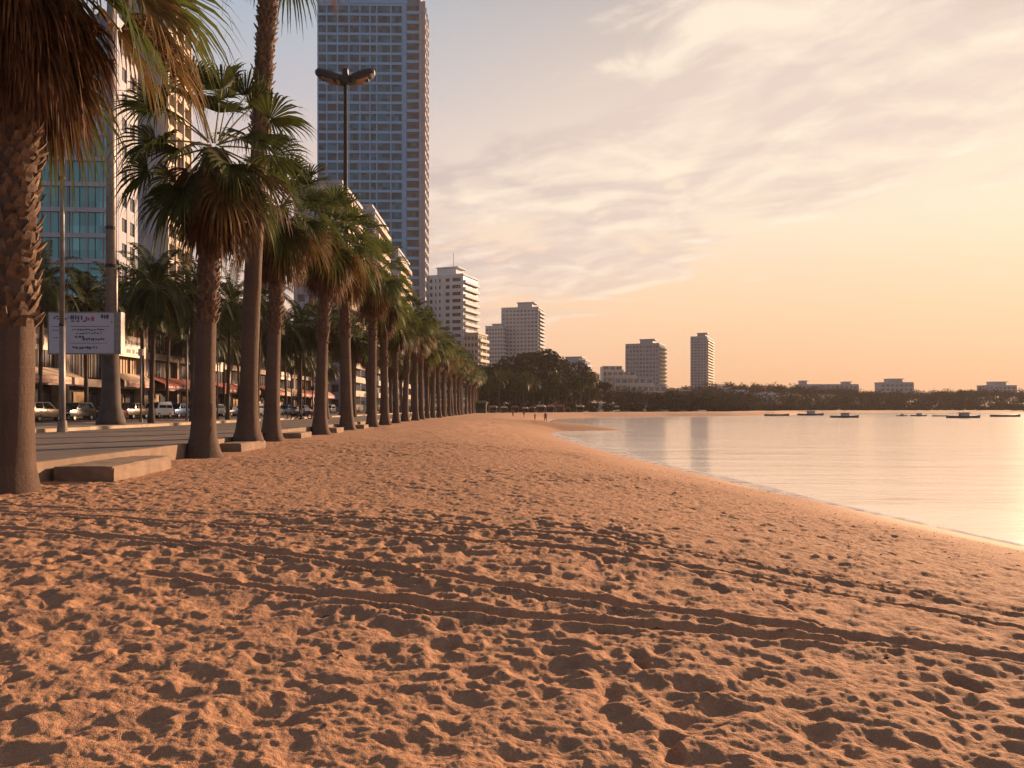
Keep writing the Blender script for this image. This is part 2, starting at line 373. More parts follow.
def build_sand():
    s = np.arange(540.0, 165.0, -1.0); r1 = 1216.0 / s; q = [r1[-1]]
    while q[-1] < 50: q.append(q[-1] + 0.045 + 0.0012 * (q[-1] - 7))
    r1 = np.concatenate([r1, q[1:]]); r2 = np.geomspace(r1[-1] * 1.004, 760.0, 190); r = np.concatenate([[0.6, 1.0, 1.4, 1.8], r1, r2])
    a = np.concatenate([np.linspace(-170, -44, 50)[:-1], np.arange(-44, 44, 0.078), np.linspace(44, 170, 50)])
    th = np.radians(a)
    RR, TT = np.meshgrid(r, th, indexing='ij')
    X = RR * np.sin(TT); Y = RR * np.cos(TT)
    Z, S = sand_base(X, Y)
    ex = np.interp(Y, [p[1] for p in EDGE], [p[0] for p in EDGE])
    dry = sstep(3.2, 6.4, S + 1.2 * fbm(X * 0.25, Y * 0.25, 2, 9))
    und = 0.09 * fbm(X * 0.22, Y * 0.22, 3, 1) + 0.016 * fbm(X * 0.9, Y * 0.8, 3, 2) + 0.013 * fbm(X * 2.6, Y * 2.6, 3, 3)
    near = sstep(60, 20, RR)
    rid = 0.010 * (0.5 - np.abs(fbm(X * 1.7 + 0.3 * Y, Y * 1.9, 3, 21)) * 2.0) * near
    tracksmask = np.zeros_like(Z)
    H = und * (0.25 + 0.75 * dry) + rid * dry
    # tyre tracks: grooves with pushed up shoulders, over the ground
    TR = [[(-40, 505), (75, 508), (300, 517), (512, 531), (760, 552), (1024, 581), (1200, 602)],
          [(-40, 509), (0, 512), (250, 526), (512, 546), (762, 567), (1024, 603), (1200, 632)],
          [(-60, 524), (0, 529), (175, 542), (300, 558), (420, 575), (512, 591), (662, 611), (912, 632), (1100, 643)],
          [(150, 573), (250, 587), (400, 606), (512, 618), (712, 631), (912, 634.5), (1100, 650)]]
    TW = [0.055, 0.06, 0.075, 0.065]; TD = [0.030, 0.034, 0.030, 0.026]
    D0 = np.full(Z.shape, 9.0)
    for tr, w, dep in zip(TR, TW, TD):
        tx = np.array([p[0] for p in tr], float); ty = np.array([p[1] for p in tr], float)
        fx = np.linspace(tx[0], tx[-1], 90); fy = np.interp(fx, tx, ty)
        k = np.ones(9) / 9; fy = np.convolve(np.pad(fy, 4, 'edge'), k, 'valid')
        dd = F * EYE / (fy - HZ); gx = (fx - 512) * dd / F
        pick = (RR < 26) & (RR > 4)
        xs = X[pick]; ys = Y[pick]; d2 = np.full(xs.shape, 1e9)
        for i in range(len(gx) - 1):
            ax, ay, bx, by = gx[i], dd[i], gx[i + 1], dd[i + 1]; vx, vy = bx - ax, by - ay
            t = np.clip(((xs - ax) * vx + (ys - ay) * vy) / (vx * vx + vy * vy), 0, 1)
            d2 = np.minimum(d2, (xs - ax - t * vx) ** 2 + (ys - ay - t * vy) ** 2)
        d = np.sqrt(d2) + 0.016 * fbm(xs * 1.5, ys * 1.5, 2, 31)
        D0[pick] = np.minimum(D0[pick], d)
        fadeout = 0.75 + 0.6 * np.clip(0.4 + fbm(xs * 0.5, ys * 0.5, 2, 33), 0, 0.6)
        H[pick] = H[pick] * (0.35 + 0.65 * sstep(w, w * 2.2, d)) + fadeout * (-dep * np.exp(-(d / w) ** 4) + 0.55 * dep * np.exp(-((d - 1.7 * w) / (0.55 * w)) ** 2))
    # footprints and scuffs
    n = 21000
    pr = np.sqrt(nrg.random(n)) * 44.0; pr = 2.0 + (pr - 0) * (0.35 + 0.65 * nrg.random(n))
    pt = np.radians(nrg.uniform(-46, 46, n))
    prints = [(-1.28, 3.95, 0.23, 0.19, 0.055, 0.1), (1.52, 3.75, 0.13, 0.15, 0.028, 0.3), (1.76, 3.72, 0.12, 0.14, 0.028, 0.2), (-1.9, 4.2, 0.15, 0.14, 0.03, 0.0), (1.05, 4.0, 0.15, 0.12, 0.028, 0.5)]
    for q, t in zip(pr, pt):
        px_, py_ = q * math.sin(t), q * math.cos(t)
        if px_ < edge_x(py_) + 0.3: continue
        big = rng.random()
        a_ = rng.uniform(0.06, 0.125) if big < 0.8 else rng.uniform(0.125, 0.19)
        prints.append((px_, py_, a_, a_ * rng.uniform(0.45, 0.9), a_ * rng.uniform(0.055, 0.12), rng.uniform(0, PI)))
    # walkers' trails
    for (x0, y0, hd, cnt) in [(-3.2, 3.2, 72, 46), (3.4, 3.6, 118, 40), (-6.5, 7.5, 20, 40), (0.6, 3.0, 86, 50), (5.6, 8.5, 112, 34), (-1.0, 9.5, 168, 22), (2.0, 6.0, 60, 30)]:
        cx, cy, h_ = x0, y0, R(hd)
        for q in range(cnt):
            h_ += rng.uniform(-.05, .05); cx += .62 * math.cos(h_); cy += .62 * math.sin(h_); sd_ = (1 if q % 2 else -1) * .11
            fx_, fy_ = cx - math.sin(h_) * sd_, cy + math.cos(h_) * sd_
            if fx_ < edge_x(fy_) + .3: break
            prints.append((fx_ + .055 * math.cos(h_), fy_ + .055 * math.sin(h_), .075, .058, .030, h_)); prints.append((fx_ - .075 * math.cos(h_), fy_ - .075 * math.sin(h_), .062, .045, .036, h_))
    AMP = 0.45 + 1.1 * np.clip(0.5 + 1.3 * fbm(X * 0.21, Y * 0.21, 3, 83), 0, 1)
    H *= (0.6 + 0.4 * AMP) * np.where(D0 < 0.35, 1.0, 0.78)
    gap = (D0 < 0.16)
    for (cx, cy, ra, rb, dep, ang) in prints:
        q = math.hypot(cx, cy); t = math.atan2(cx, cy); reach = ra * 2.4
        i0, i1 = np.searchsorted(r, [q - reach, q + reach]); da = math.asin(min(0.9, reach / q))
        j0, j1 = np.searchsorted(th, [t - da, t + da])
        if i1 - i0 < 2 or j1 - j0 < 2: continue
        xs = X[i0:i1, j0:j1] - cx; ys = Y[i0:i1, j0:j1] - cy
        ca, sa = math.cos(ang), math.sin(ang)
        rho = np.sqrt(((xs * ca + ys * sa) / ra) ** 2 + ((-xs * sa + ys * ca) / rb) ** 2)
        rho = rho * (1 + 0.35 * vnoise(X[i0:i1, j0:j1] * 9, Y[i0:i1, j0:j1] * 9, 77))
        g = -1.1 * dep * np.exp(-rho ** 2.7) + 0.16 * dep * np.exp(-((rho - 1.45) / 0.5) ** 2)
        k = dry[i0:i1, j0:j1] * np.where(gap[i0:i1, j0:j1], 0.15, 1.0)
        old = H[i0:i1, j0:j1]
        H[i0:i1, j0:j1] = old * (1 - 0.45 * np.exp(-rho ** 4) * k) + g * k * AMP[i0:i1, j0:j1]
    H += (0.017 * fbm(X * 6 + Y, Y * 9, 3, 41) + 0.010 * fbm(X * 24, Y * 24, 2, 43)) * near * dry
    H += 0.013 * (0.5 - 2.2 * np.abs(fbm(X * 3.1 + 0.6 * Y, Y * 4.6, 3, 45))) * near * dry
    far = sstep(35, 60, RR) * dry
    H += far * 0.07 * fbm(X * 1.1, Y * 0.7, 3, 51)
    Z = Z + H * (0.06 + 0.94 * dry) + 0.004 * fbm(X * 3, Y * 3, 2, 61)
    Z = np.where(X < ex - 0.6, np.minimum(Z, -0.15), Z)           # passes under the promenade
    nr, na = Z.shape
    V = np.stack([X, Y, Z], -1).reshape(-1, 3)
    I = np.arange(nr * na).reshape(nr, na)
    Q = np.stack([I[:-1, :-1], I[1:, :-1], I[1:, 1:], I[:-1, 1:]], -1).reshape(-1, 4)[:, ::-1]
    struct(obj('sand', mesh_np('sand', V, Q, M['sand'])))
build_sand()

def sand_z(x, y):
    z, s = sand_base(np.array([float(x)]), np.array([float(y)])); return float(z[0])

b = MB(); b.add([(-6000, -6000, -7), (6000, -6000, -7), (6000, 9000, -7), (-6000, 9000, -7)], [(0, 1, 2, 3)]); struct(b.build('ground', M['soil']))
b = MB(); b.add([(-60, -300, SEA_Z), (5000, -300, SEA_Z), (5000, 4000, SEA_Z), (-60, 4000, SEA_Z)], [(0, 1, 2, 3)]); struct(b.build('sea', M['sea']))

# foam of the last wash along the water line
def build_foam():
    pts = []
    S = SHORE[1:20]
    for (ax, ay), (bx, by) in zip(S[:-1], S[1:]):
        L = math.hypot(bx - ax, by - ay); n = max(1, int(L / 0.5))
        for i in range(n): t = i / n; pts.append((ax + (bx - ax) * t, ay + (by - ay) * t))
    V = []; Fq = []
    for i, (x, y) in enumerate(pts):
        a = pts[max(i - 3, 0)]; c = pts[min(i + 3, len(pts) - 1)]
        tx, ty = c[0] - a[0], c[1] - a[1]; l = math.hypot(tx, ty); nx, ny = ty / l, -tx / l       # towards the sea
        wv = 0.28 * math.sin(i * 0.13) + 0.2 * math.sin(i * 0.051 + 1)
        V.append((x + nx * (-0.25 + wv * 0.4), y + ny * (-0.25 + wv * 0.4), SEA_Z + 0.02)); fw = 0.42 + 0.85 * min(1, max(0, (y - 18) / 40)); V.append((x + nx * (fw + wv), y + ny * (fw + wv), SEA_Z + 0.012))
        if i: k = 2 * i; Fq.append((k - 2, k - 1, k + 1, k))
    b = MB(); b.add(V, Fq); o = b.build('sea_foam', M['foam']); struct(o, 'stuff')
    tag(o, 'thin white foam line where the calm sea washes onto the sand', 'foam')
build_foam()

# promenade, pavement, road
PZ = 0.43
def strip(name, left, right, z0, z1, mat, y0=-40, y1=262, step=6.0):
    ys = np.arange(y0, y1 + 0.1, step); rings = []
    for y in ys:
        l = left(y); r_ = right(y); rings.append([(l, y, z0), (r_, y, z0), (r_, y, z1), (l, y, z1)])
    b = MB(); b.loft(rings); return b.build(name, mat)
struct(strip('promenade', lambda y: -22.5, lambda y: edge_x(y) - 0.28, -0.5, PZ, M['paving']))
struct(strip('promenade_edge_kerb', lambda y: edge_x(y) - 0.277, lambda y: edge_x(y), -0.6, PZ + 0.02, M['concrete'], step=4.0))
b = MB(); y = -40.0
while y < 260:
    l = 1.9 + rng.uniform(-.05, .05); e = rng.uniform(-.012, .012); h = rng.uniform(-.012, .012); b.box(-22.75 + .002, -22.503 + e, y, y + l, -0.3, PZ + 0.17 + h); y += l + rng.uniform(.012, .03)
struct(b.build('kerb', M['kerb']))
struct(strip('pavement', lambda y: -25.6, lambda y: -22.753, -0.3, PZ + 0.165, M['concrete_dark']))
struct(strip('road', lambda y: -42.0, lambda y: -25.603, -0.4, PZ, M['asphalt'], y1=330))
struct(strip('shop_pavement', lambda y: -46.0, lambda y: -42.003, -0.3, PZ + 0.15, M['concrete_dark'], y1=330))
struct(strip('town_ground', lambda y: -900, lambda y: -46.003, -0.6, PZ - 0.02, M['soil'], y1=900, step=47))
b = MB()
for i in range(40): b.box(-33.9, -33.75, -20 + i * 8, -16.5 + i * 8, PZ + 0.002, PZ + 0.006)
struct(b.build('road_marking', M['signwhite']))
b = MB(); b.box(-14.2, -14.08, -40, 262, PZ + 0.002, PZ + 0.006); struct(b.build('promenade_marking', M['concrete']))

# hills round the bay
def hill_z(x, y):
    s = shore_dist(x, y)
    px = 512 + F * x / np.maximum(y, 50)
    top = np.interp(px, [430, 520, 600, 660, 730, 780, 840, 880, 940, 1000, 1060, 1200], [6, 6, 7, 9, 16, 15.5, 13, 9.5, 10.5, 12, 11, 13])
    ramp_ = sstep(25, 170, s)
    z = -3 + 3.4 * sstep(20, 34, s) + ramp_ * (top + 3.0 * fbm(x * 0.012, y * 0.012, 4, 71))
    lft = sstep(-30, 0, x + 12 - (y - 262) * 0.05)
    return np.where((y < 262), -3, z) * 1.0
def build_hills():
    xs = np.arange(-300, 1900, 11.0); ys = np.arange(258, 1500, 9.0)
    X, Y = np.meshgrid(xs, ys, indexing='ij'); Z = hill_z(X, Y)
    V = np.stack([X, Y, Z], -1).reshape(-1, 3); I = np.arange(X.size).reshape(X.shape)
    Q = np.stack([I[:-1, :-1], I[1:, :-1], I[1:, 1:], I[:-1, 1:]], -1).reshape(-1, 4)
    struct(obj('hills', mesh_np('hills', V, Q, M['soil'])))
build_hills()
def hz1(x, y): return float(hill_z(np.array([float(x)]), np.array([float(y)]))[0])

# ------------------------------------------------------------------ fan palms
def frame_from(t):
    t = t.normalized(); s = t.cross(Vector((0, 0, 1)))
    if s.length < 1e-3: s = Vector((1, 0, 0))
    s.normalize(); return t, s, s.cross(t).normalized()

def fan_leaf(mb, org, az, pitch, pet, Rb, rnd, spread=115, droop=0.5, nseg=30, fold=0.35, mp=0, ml=1, fil=False):
    """petiole plus a pleated fan of segments whose tips hang"""
    d = Vector((math.cos(az) * math.cos(pitch), math.sin(az) * math.cos(pitch), math.sin(pitch)))
    sag = 0.22 if pitch > -0.9 else 0.05
    pts = []; p = Vector(org); t = d.copy(); n = 5
    for i in range(n + 1):
        pts.append(p.copy())
        t = (t + Vector((0, 0, -sag / n * (1 + i * 0.35)))).normalized(); p = p + t * pet / n
    mb.mat(mp).tube(pts, [0.035 * (1 - 0.5 * i / n) for i in range(n + 1)], 4, False)
    H = pts[-1]; T, S, U = frame_from(t)
    if rnd.random() < 0.8:
        tw = rnd.uniform(-0.5, 0.5); q = Quaternion(T, tw); S = q @ S; U = q @ U
    mb.mat(ml); V = []; Fc = []
    da = R(2 * spread) / nseg; g = Vector((0, 0, -1))
    for k in range(nseg):
        a = -R(spread) + (k + 0.5) * da
        L = Rb * (0.80 + 0.20 * math.cos(a)) * rnd.uniform(0.93, 1.06)
        hang = droop * rnd.uniform(0.7, 1.35)
        side = (1 if k % 2 else -1) * 0.018
        jit = rnd.uniform(-0.03, 0.03)
        rows = []
        for fr, w in ((0.03, 1.0), (0.45, 1.0), (0.66, 0.72), (0.85, 0.40), (1.05, 0.06)):
            r_ = L * fr; ac = a + jit * fr
            c = T * math.cos(ac) + S * math.sin(ac)
            q = H + c * r_ + U * (fold * abs(math.sin(a)) * r_)
            dd = max(0.0, fr - 0.38)
            q = q + g * (hang * L * dd * dd * 1.7) - c * (hang * L * dd * dd * 0.45)
            hw = r_ * math.tan(da / 2) * w if fr < 0.5 else L * 0.45 * math.tan(da / 2) * w * 1.25
            tang = (-T * math.sin(ac) + S * math.cos(ac))
            rows.append((q - tang * hw + U * side * (fr < 0.7), q + tang * hw - U * side * (fr < 0.7)))
        o = len(V)
        for l, r_ in rows: V += [l, r_]
        for i in range(4): Fc.append((o + 2 * i, o + 2 * i + 1, o + 2 * i + 3, o + 2 * i + 2))
        if fil and k % 2 == 0:
            e = rows[3][0]; o = len(V); dn = Vector((rnd.uniform(-.1, .1), rnd.uniform(-.1, .1), -rnd.uniform(0.25, 0.5)))
            sd = S * 0.006
            V += [e - sd, e + sd, e + dn + sd, e + dn - sd]; Fc.append((o, o + 1, o + 2, o + 3))
    mb.add(V, Fc)

def fan_palm_meshes(h, r_top, seed, nl=34, pet=1.45, Rb=1.25, skirt=44, skirt_len=2.2, boots=3.2, lean=(0, 0), flare=1.0, crown_gap=0.0, pitch_rng=(82, -54), nseg=30, fil=True):
    rnd = random.Random(seed)
    ax = lambda z: Vector((lean[0] * (z / h) ** 1.4, lean[1] * (z / h) ** 1.4, z))
    rad = lambda z: r_top + flare * (0.17 * math.exp(-z / 1.0) + 0.17 * math.exp(-z / 0.32)) + 0.04 * (1 - z / h)
    out = {}
    b = MB(); zs = [-0.5, -0.1, 0, 0.1, 0.25, 0.45, 0.7, 1.0, 1.4] + [1.4 + (h - 1.4) * i / 22 for i in range(1, 23)]
    rings = []
    for z in zs:
        c = ax(max(z, 0)); c.z = z; rr = rad(max(z, 0)) * rnd.uniform(0.98, 1.02)
        rings.append([c + Vector((math.cos(2 * PI * k / 24), math.sin(2 * PI * k / 24), 0)) * rr * (1 + 0.03 * math.sin(k * 2.1 + z * 0.7) + 0.10 * max(0, 0.4 - z) * math.sin(k * 3.3)) for k in range(24)])
    b.loft(rings); out['trunk'] = b.mesh('trunk', M['trunk'], True)
    # old leaf bases left on the upper trunk
    b = MB(); rows = int(boots / 0.15); per = 12
    for i in range(rows):
        z = h - boots + 0.15 * i
        for k in range(per):
            a = 2 * PI * (k + 0.5 * (i % 2)) / per + i * 0.11 + rnd.uniform(-.12, .12)
            if rnd.random() < 0.12: continue
            z = h - boots + 0.15 * i + rnd.uniform(-.05, .05)
            o = Vector((math.cos(a), math.sin(a), 0)); t = Vector((-o.y, o.x, 0)); c = ax(z); rr = rad(z)
            w = rr * 0.29 * rnd.uniform(0.6, 1.15); ln = rnd.uniform(0.14, 0.32); tilt = rnd.uniform(0.03, 0.2)
            base = c + o * (rr - 0.03); mid = c + o * (rr + tilt * 0.55) + Vector((0, 0, ln * 0.5)); tip = c + o * (rr + tilt) + Vector((0, 0, ln)) + t * rnd.uniform(-.06, .06)
            q = [base - t * w, base + t * w, mid + t * w * 0.7, mid - t * w * 0.7, tip + t * w * 0.28, tip - t * w * 0.28]
            inn = [p - o * 0.06 - Vector((0, 0, 0.03)) for p in q]
            b.add(q + inn, [(0, 1, 2, 3), (3, 2, 4, 5), (7, 6, 9, 8), (8, 9, 11, 10), (1, 7, 8, 2), (2, 8, 10, 4), (6, 0, 3, 9), (9, 3, 5, 11), (5, 4, 10, 11), (6, 7, 1, 0)])
    out['leaf_base_collar'] = b.mesh('leaf_base_collar', M['boot'])
    b = MB()
    for i in range(skirt):
        f = i / skirt; z = h - skirt_len * 0.55 * f + 0.1; a = i * 2.39996 + rnd.uniform(-.3, .3)
        o = ax(z) + Vector((math.cos(a), math.sin(a), 0)) * rad(z)
        pit = R(rnd.uniform(-70, -86)) if i > skirt * 0.3 else R(rnd.uniform(-50, -70))
        fan_leaf(b, o, a, pit, rnd.uniform(0.6, 1.1) * min(1.1, skirt_len / 2), rnd.uniform(0.75, 1.1) * Rb * 0.8, rnd, spread=rnd.uniform(35, 75), droop=0.75, nseg=16, fold=0.5, mp=0, ml=0)
    out['dead_frond_skirt'] = b.mesh('dead_frond_skirt', M['dead'])
    b = MB()
    for i in range(nl):
        f = (i + 0.3) / nl; a = i * 2.39996 + rnd.uniform(-.25, .25)
        pit = R(pitch_rng[0] + (pitch_rng[1] - pitch_rng[0]) * f ** 0.9 + rnd.uniform(-8, 8))
        o = ax(h) + Vector((math.cos(a) * 0.18, math.sin(a) * 0.18, 0.35 - 0.45 * f))
        k = 0.8 + 0.25 * min(1, f * 3)
        dry_ = 2 if f > 0.66 and rnd.random() < 0.4 else 1
        fan_leaf(b, o, a, pit, pet * k * rnd.uniform(0.88, 1.12), Rb * rnd.uniform(0.85, 1.1) * k, rnd, spread=rnd.uniform(95, 125), droop=0.30 + 0.5 * f, nseg=nseg, fold=0.30 + 0.15 * rnd.random(), mp=0, ml=dry_, fil=fil)
    out['crown'] = b.mesh('crown', [M['petiole'], M['frond'], M['dry_frond']])
    return out
def place_palm(meshes, loc, rz, label, group, sc=1.0, name='fan_palm'):
    t = thing(name, label, 'palm tree', loc, rz, group); t.scale = (sc, sc, sc)
    for k, me in meshes.items(): obj(k, me, t)
    return t
ORD = 'first second third fourth fifth sixth seventh eighth ninth tenth eleventh twelfth thirteenth fourteenth fifteenth sixteenth seventeenth eighteenth nineteenth twentieth'.split()
GP = 'fan palms along the sand edge of the promenade'
p1 = fan_palm_meshes(10.6, 0.36, 3, nl=33, pet=2.2, Rb=1.75, skirt=80, skirt_len=2.5, boots=7.5, lean=(0.22, 0.1), flare=0.45, nseg=36, pitch_rng=(72, -36))
place_palm(p1, (-9.55, 14.4, -0.02), 0.4, 'massive fan palm on the left edge of the photo, shaggy brown skirt above bare trunk', GP)
p2 = fan_palm_meshes(10.2, 0.28, 5, nl=29, pet=1.9, Rb=1.55, skirt=70, skirt_len=2.8, boots=5.8, lean=(0.45, 0), flare=1.0, nseg=34)
place_palm(p2, (-10.08, 24.8, -0.03), 1.1, 'fan palm with round spread crown and flared base beside the large concrete step', GP)
p3 = fan_palm_meshes(21.6, 0.30, 8, nl=34, pet=2.0, Rb=1.7, skirt=40, skirt_len=2.4, boots=10.0, lean=(1.1, 0), flare=0.75, nseg=30, pitch_rng=(75, -55))
place_palm(p3, (-10.5, 30.2, 0.40), 2.0 * 0, 'tallest fan palm whose trunk rises out of the top of the photo', GP)
p4 = fan_palm_meshes(11.4, 0.30, 13, nl=31, pet=1.8, Rb=1.6, skirt=88, skirt_len=3.0, boots=6.2, lean=(0.5, 0), flare=1.0, nseg=32)
place_palm(p4, (-11.72, 37.0, -0.02), 0.9, 'thick fan palm directly right of the tallest palm trunk', GP)
VAR = [fan_palm_meshes(11.5 + 0.35 * (i % 3), 0.28 + 0.02 * (i % 2), 20 + i, nl=30, pet=1.75, Rb=1.55, skirt=72, skirt_len=3.0, boots=6.3 - 0.4 * (i % 3), lean=(0.25 * (i - 2), 0.1), flare=0.95, nseg=24, fil=False) for i in range(5)]
row = [(320, 47), (347, 55), (372, 64), (385, 72), (396, 81), (405, 91)]
pos = [(X_at(px, d), d) for px, d in row]
d = 98.0
while d < 262: pos.append((edge_x(d) + 0.55 + rng.uniform(-.25, .25), d)); d += rng.uniform(6.6, 8.6)
for i, (x, y) in enumerate(pos):
    k = i + 5
    lab = f'fan palm in the sand edge row, {ORD[k-1]} trunk counted from the near end' if k <= 16 else 'small distant fan palm in the packed far end of the sand edge row'
    place_palm(VAR[i % 5], (x, y, -0.02), rng.uniform(0, 6.28), lab, GP if k <= 16 else 'distant fan palms closing the row', rng.uniform(0.88, 1.1) if i > 3 else (1.08, 1.12, 1.08, 1.05)[i])
# second row, on the raised strip by the kerb
pos2 = [(-20.6, 84), (-20.3, 97), (-23.6, 106), (-23.9, 115), (-23.8, 126), (-23.6, 138), (-23.9, 150), (-23.8, 164), (-23.7, 180), (-23.8, 198), (-23.9, 220), (-23.7, 244)]
for i, (x, y) in enumerate(pos2):
    place_palm(VAR[(i * 2 + 1) % 5], (x, y, PZ if i < 2 else PZ + 0.16), rng.uniform(0, 6.28), f'fan palm of the inner row behind the promenade, {ORD[i]} one from the near end', 'fan palms of the inner row by the kerb', rng.uniform(0.85, 1.0))

# ------------------------------------------------------------------ feather palms
def feather_palm_meshes(h, seed, nl=22, L=3.4, rt=0.16, lean=0.4):
    rnd = random.Random(seed); out = {}
    ax = lambda z: Vector((lean * (z / h) ** 1.8, 0, z))
    b = MB(); rings = []
    for i in range(20):
        z = -0.3 + (h + 0.3) * i / 19; c = ax(max(z, 0)); c.z = z
        rr = rt + 0.14 * math.exp(-max(z, 0) / 0.5) + 0.02 * math.sin(z * 3)
        rings.append([c + Vector((math.cos(2 * PI * k / 12), math.sin(2 * PI * k / 12), 0)) * rr for k in range(12)])
    b.loft(rings); out['trunk'] = b.mesh('trunk', M['trunk2'], True)
    b = MB(); g = Vector((0, 0, -1))
    for i in range(nl):
        f = i / nl; az = i * 2.39996 + rnd.uniform(-.2, .2); pit = R(78 - 108 * f + rnd.uniform(-9, 9))
        t = Vector((math.cos(az) * math.cos(pit), math.sin(az) * math.cos(pit), math.sin(pit))); p = ax(h) + t * 0.15
        n = 16; pts = []; ts = []; LL = L * rnd.uniform(0.85, 1.1)
        for k in range(n + 1):
            pts.append(p.copy()); ts.append(t.copy()); t = (t + g * (0.085 + 0.05 * f + 0.004 * k)).normalized(); p = p + t * LL / n
        b.mat(0).tube(pts, [0.035 * (1 - 0.8 * k / n) for k in range(n + 1)], 3, False)
        b.mat(1); V = []; Fc = []
        for k in range(2, n + 1):
            for sub in (0.0, 0.5):
                if k == n and sub: continue
                T, S, U = frame_from(ts[k]); q = pts[k] if not sub else (pts[k] + pts[k + 1]) / 2
                ll = 0.95 * math.sin(PI * (0.12 + 0.80 * (k + sub) / (n + 1))) * rnd.uniform(0.85, 1.1)
                for sgn in (-1, 1):
                    dr = (S * sgn * 0.8 + T * 0.55 + U * 0.18).normalized()
                    m = q + dr * ll * 0.55 + g * 0.05; e = q + dr * ll * 0.92 + g * ll * rnd.uniform(0.2, 0.5); w = T * 0.055
                    o = len(V); V += [q - w * 0.5, q + w * 0.5, m + w, m - w, e]
                    Fc += [(o, o + 1, o + 2, o + 3), (o + 3, o + 2, o + 4)]
        b.add(V, Fc)
    out['crown'] = b.mesh('crown', [M['petiole'], M['feather']]); return out
FV = [feather_palm_meshes(9.6 + 0.8 * i, 50 + i, nl=34 + i, L=3.6 + 0.2 * i, lean=0.3 * (i - 1)) for i in range(4)]
def feather(i, loc, rz, label, group, sc=1.0): return place_palm(FV[i % 4], loc, rz, label, group, sc, 'feather_palm')
fp = [(-24.2, 51), (-27 + 2.6, 58), (-24.3, 65), (-24.1, 72), (-24.3, 79), (-24.2, 87), (-24.3, 95)]
for i, (x, y) in enumerate(fp):
    feather(i, (x, y, PZ + 0.15), rng.uniform(0, 6.28), f'slender dark feather palm on the raised kerb strip, {ORD[i]} from the near end', 'feather palms on the kerb strip', rng.uniform(0.9, 1.08))
for i in range(20):
    y = 58 + i * 6.4
    feather(i + 1, (-43.6 + rng.uniform(-.4, .4), y, PZ + 0.14), rng.uniform(0, 6.28), f'dark feather palm in front of the shops, {ORD[i]} from the near end', 'feather palms on the shop pavement', rng.uniform(0.95, 1.35))

# ------------------------------------------------------------------ broadleaf trees
def tree_meshes(h, w, seed, n=1700, leaf=0.75):
    rnd = np.random.default_rng(seed); r2 = random.Random(seed); out = {}
    b = MB(); b.tube([(0, 0, -1), (0.1, 0, h * 0.2), (0.25, 0.1, h * 0.5)], [h * 0.032, h * 0.024, h * 0.015], 8)
    lobes = []
    for i in range(15):
        a = r2.uniform(0, 6.28); q = r2.random() ** 0.6 * w * 0.36; z = h * r2.uniform(0.26, 0.86) - q * 0.2
        lobes.append((q * math.cos(a), q * math.sin(a), z, w * r2.uniform(0.12, 0.23)))
    for lx, ly, lz, lr in lobes[:9]:
        b.tube([(0.15, 0.05, h * 0.32), (lx * 0.5, ly * 0.5, (h * 0.35 + lz) / 2), (lx, ly, lz)], [h * 0.014, h * 0.009, h * 0.004], 5)
    out['trunk'] = b.mesh('trunk', M['trunk2'], True)
    C = []
    for i in range(n):
        lx, ly, lz, lr = lobes[i % 15]
        v = rnd.normal(size=3); v /= np.linalg.norm(v); rad = lr * (0.55 + 0.5 * rnd.random() ** 0.5)
        C.append((lx + v[0] * rad, ly + v[1] * rad, lz + v[2] * rad * 0.72))
    C = np.array(C); out['crown'] = leaf_quads('crown', C, leaf, rnd, M['foliage']); return out
def leaf_quads(name, C, leaf, rnd, mat):
    n = len(C); a = rnd.normal(size=(n, 3)); a /= np.linalg.norm(a, axis=1)[:, None]
    c = np.cross(a, rnd.normal(size=(n, 3))); c /= np.linalg.norm(c, axis=1)[:, None]
    s = (leaf * rnd.uniform(0.6, 1.3, n))[:, None] * 0.5
    V = np.stack([C - a * s, C + c * s * 0.6, C + a * s, C - c * s * 0.6], 1).reshape(-1, 3)
    Q = np.arange(4 * n).reshape(n, 4); return mesh_np(name, V, Q, mat, False)
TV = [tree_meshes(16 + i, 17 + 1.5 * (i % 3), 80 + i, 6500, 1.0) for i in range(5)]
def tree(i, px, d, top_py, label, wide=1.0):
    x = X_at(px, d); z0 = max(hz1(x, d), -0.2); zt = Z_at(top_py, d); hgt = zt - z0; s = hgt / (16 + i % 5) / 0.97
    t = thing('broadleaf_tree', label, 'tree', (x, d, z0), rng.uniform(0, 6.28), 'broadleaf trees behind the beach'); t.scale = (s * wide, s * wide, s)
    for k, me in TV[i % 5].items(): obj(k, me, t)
trees = [(478, 292, 372), (490, 310, 362), (502, 330, 357), (517, 322, 352), (531, 335, 350), (545, 345, 352), (556, 352, 353), (566, 350, 362), (578, 362, 366), (588, 370, 371), (598, 380, 381), (497, 300, 376), (510, 305, 374), (528, 306, 370), (543, 312, 369), (558, 322, 372), (573, 338, 378), (590, 352, 383),
         (608, 385, 388), (619, 400, 391), (630, 405, 392), (641, 415, 392), (606, 370, 391), (622, 380, 393), (638, 395, 394), (655, 430, 393), (668, 440, 390), (660, 420, 394), (680, 460, 389), (692, 470, 391), (706, 480, 390), (720, 490, 391), (735, 498, 390), (752, 510, 389), (690, 452, 398), (712, 470, 398)]
for i, (px, d, py) in enumerate(trees):
    kind = 'tall dark broadleaf tree in the dense grove behind the beach' if i < 18 else 'lower broadleaf tree in the shore woods between grove and hotel towers'
    tree(i, px, d, py, kind)
for i in range(16):
    px = 489 + i * 6.6 + rng.uniform(-3, 3); d = 268 + i * 3.2 + rng.uniform(-6, 6); x = X_at(px, d)
    feather(i, (x, d, max(sand_z(x, d), hz1(x, d)) - 0.05), rng.uniform(0, 6.28), 'distant feather palm in front of the dark grove at the far beach end', 'feather palms before the grove', rng.uniform(0.85, 1.15))

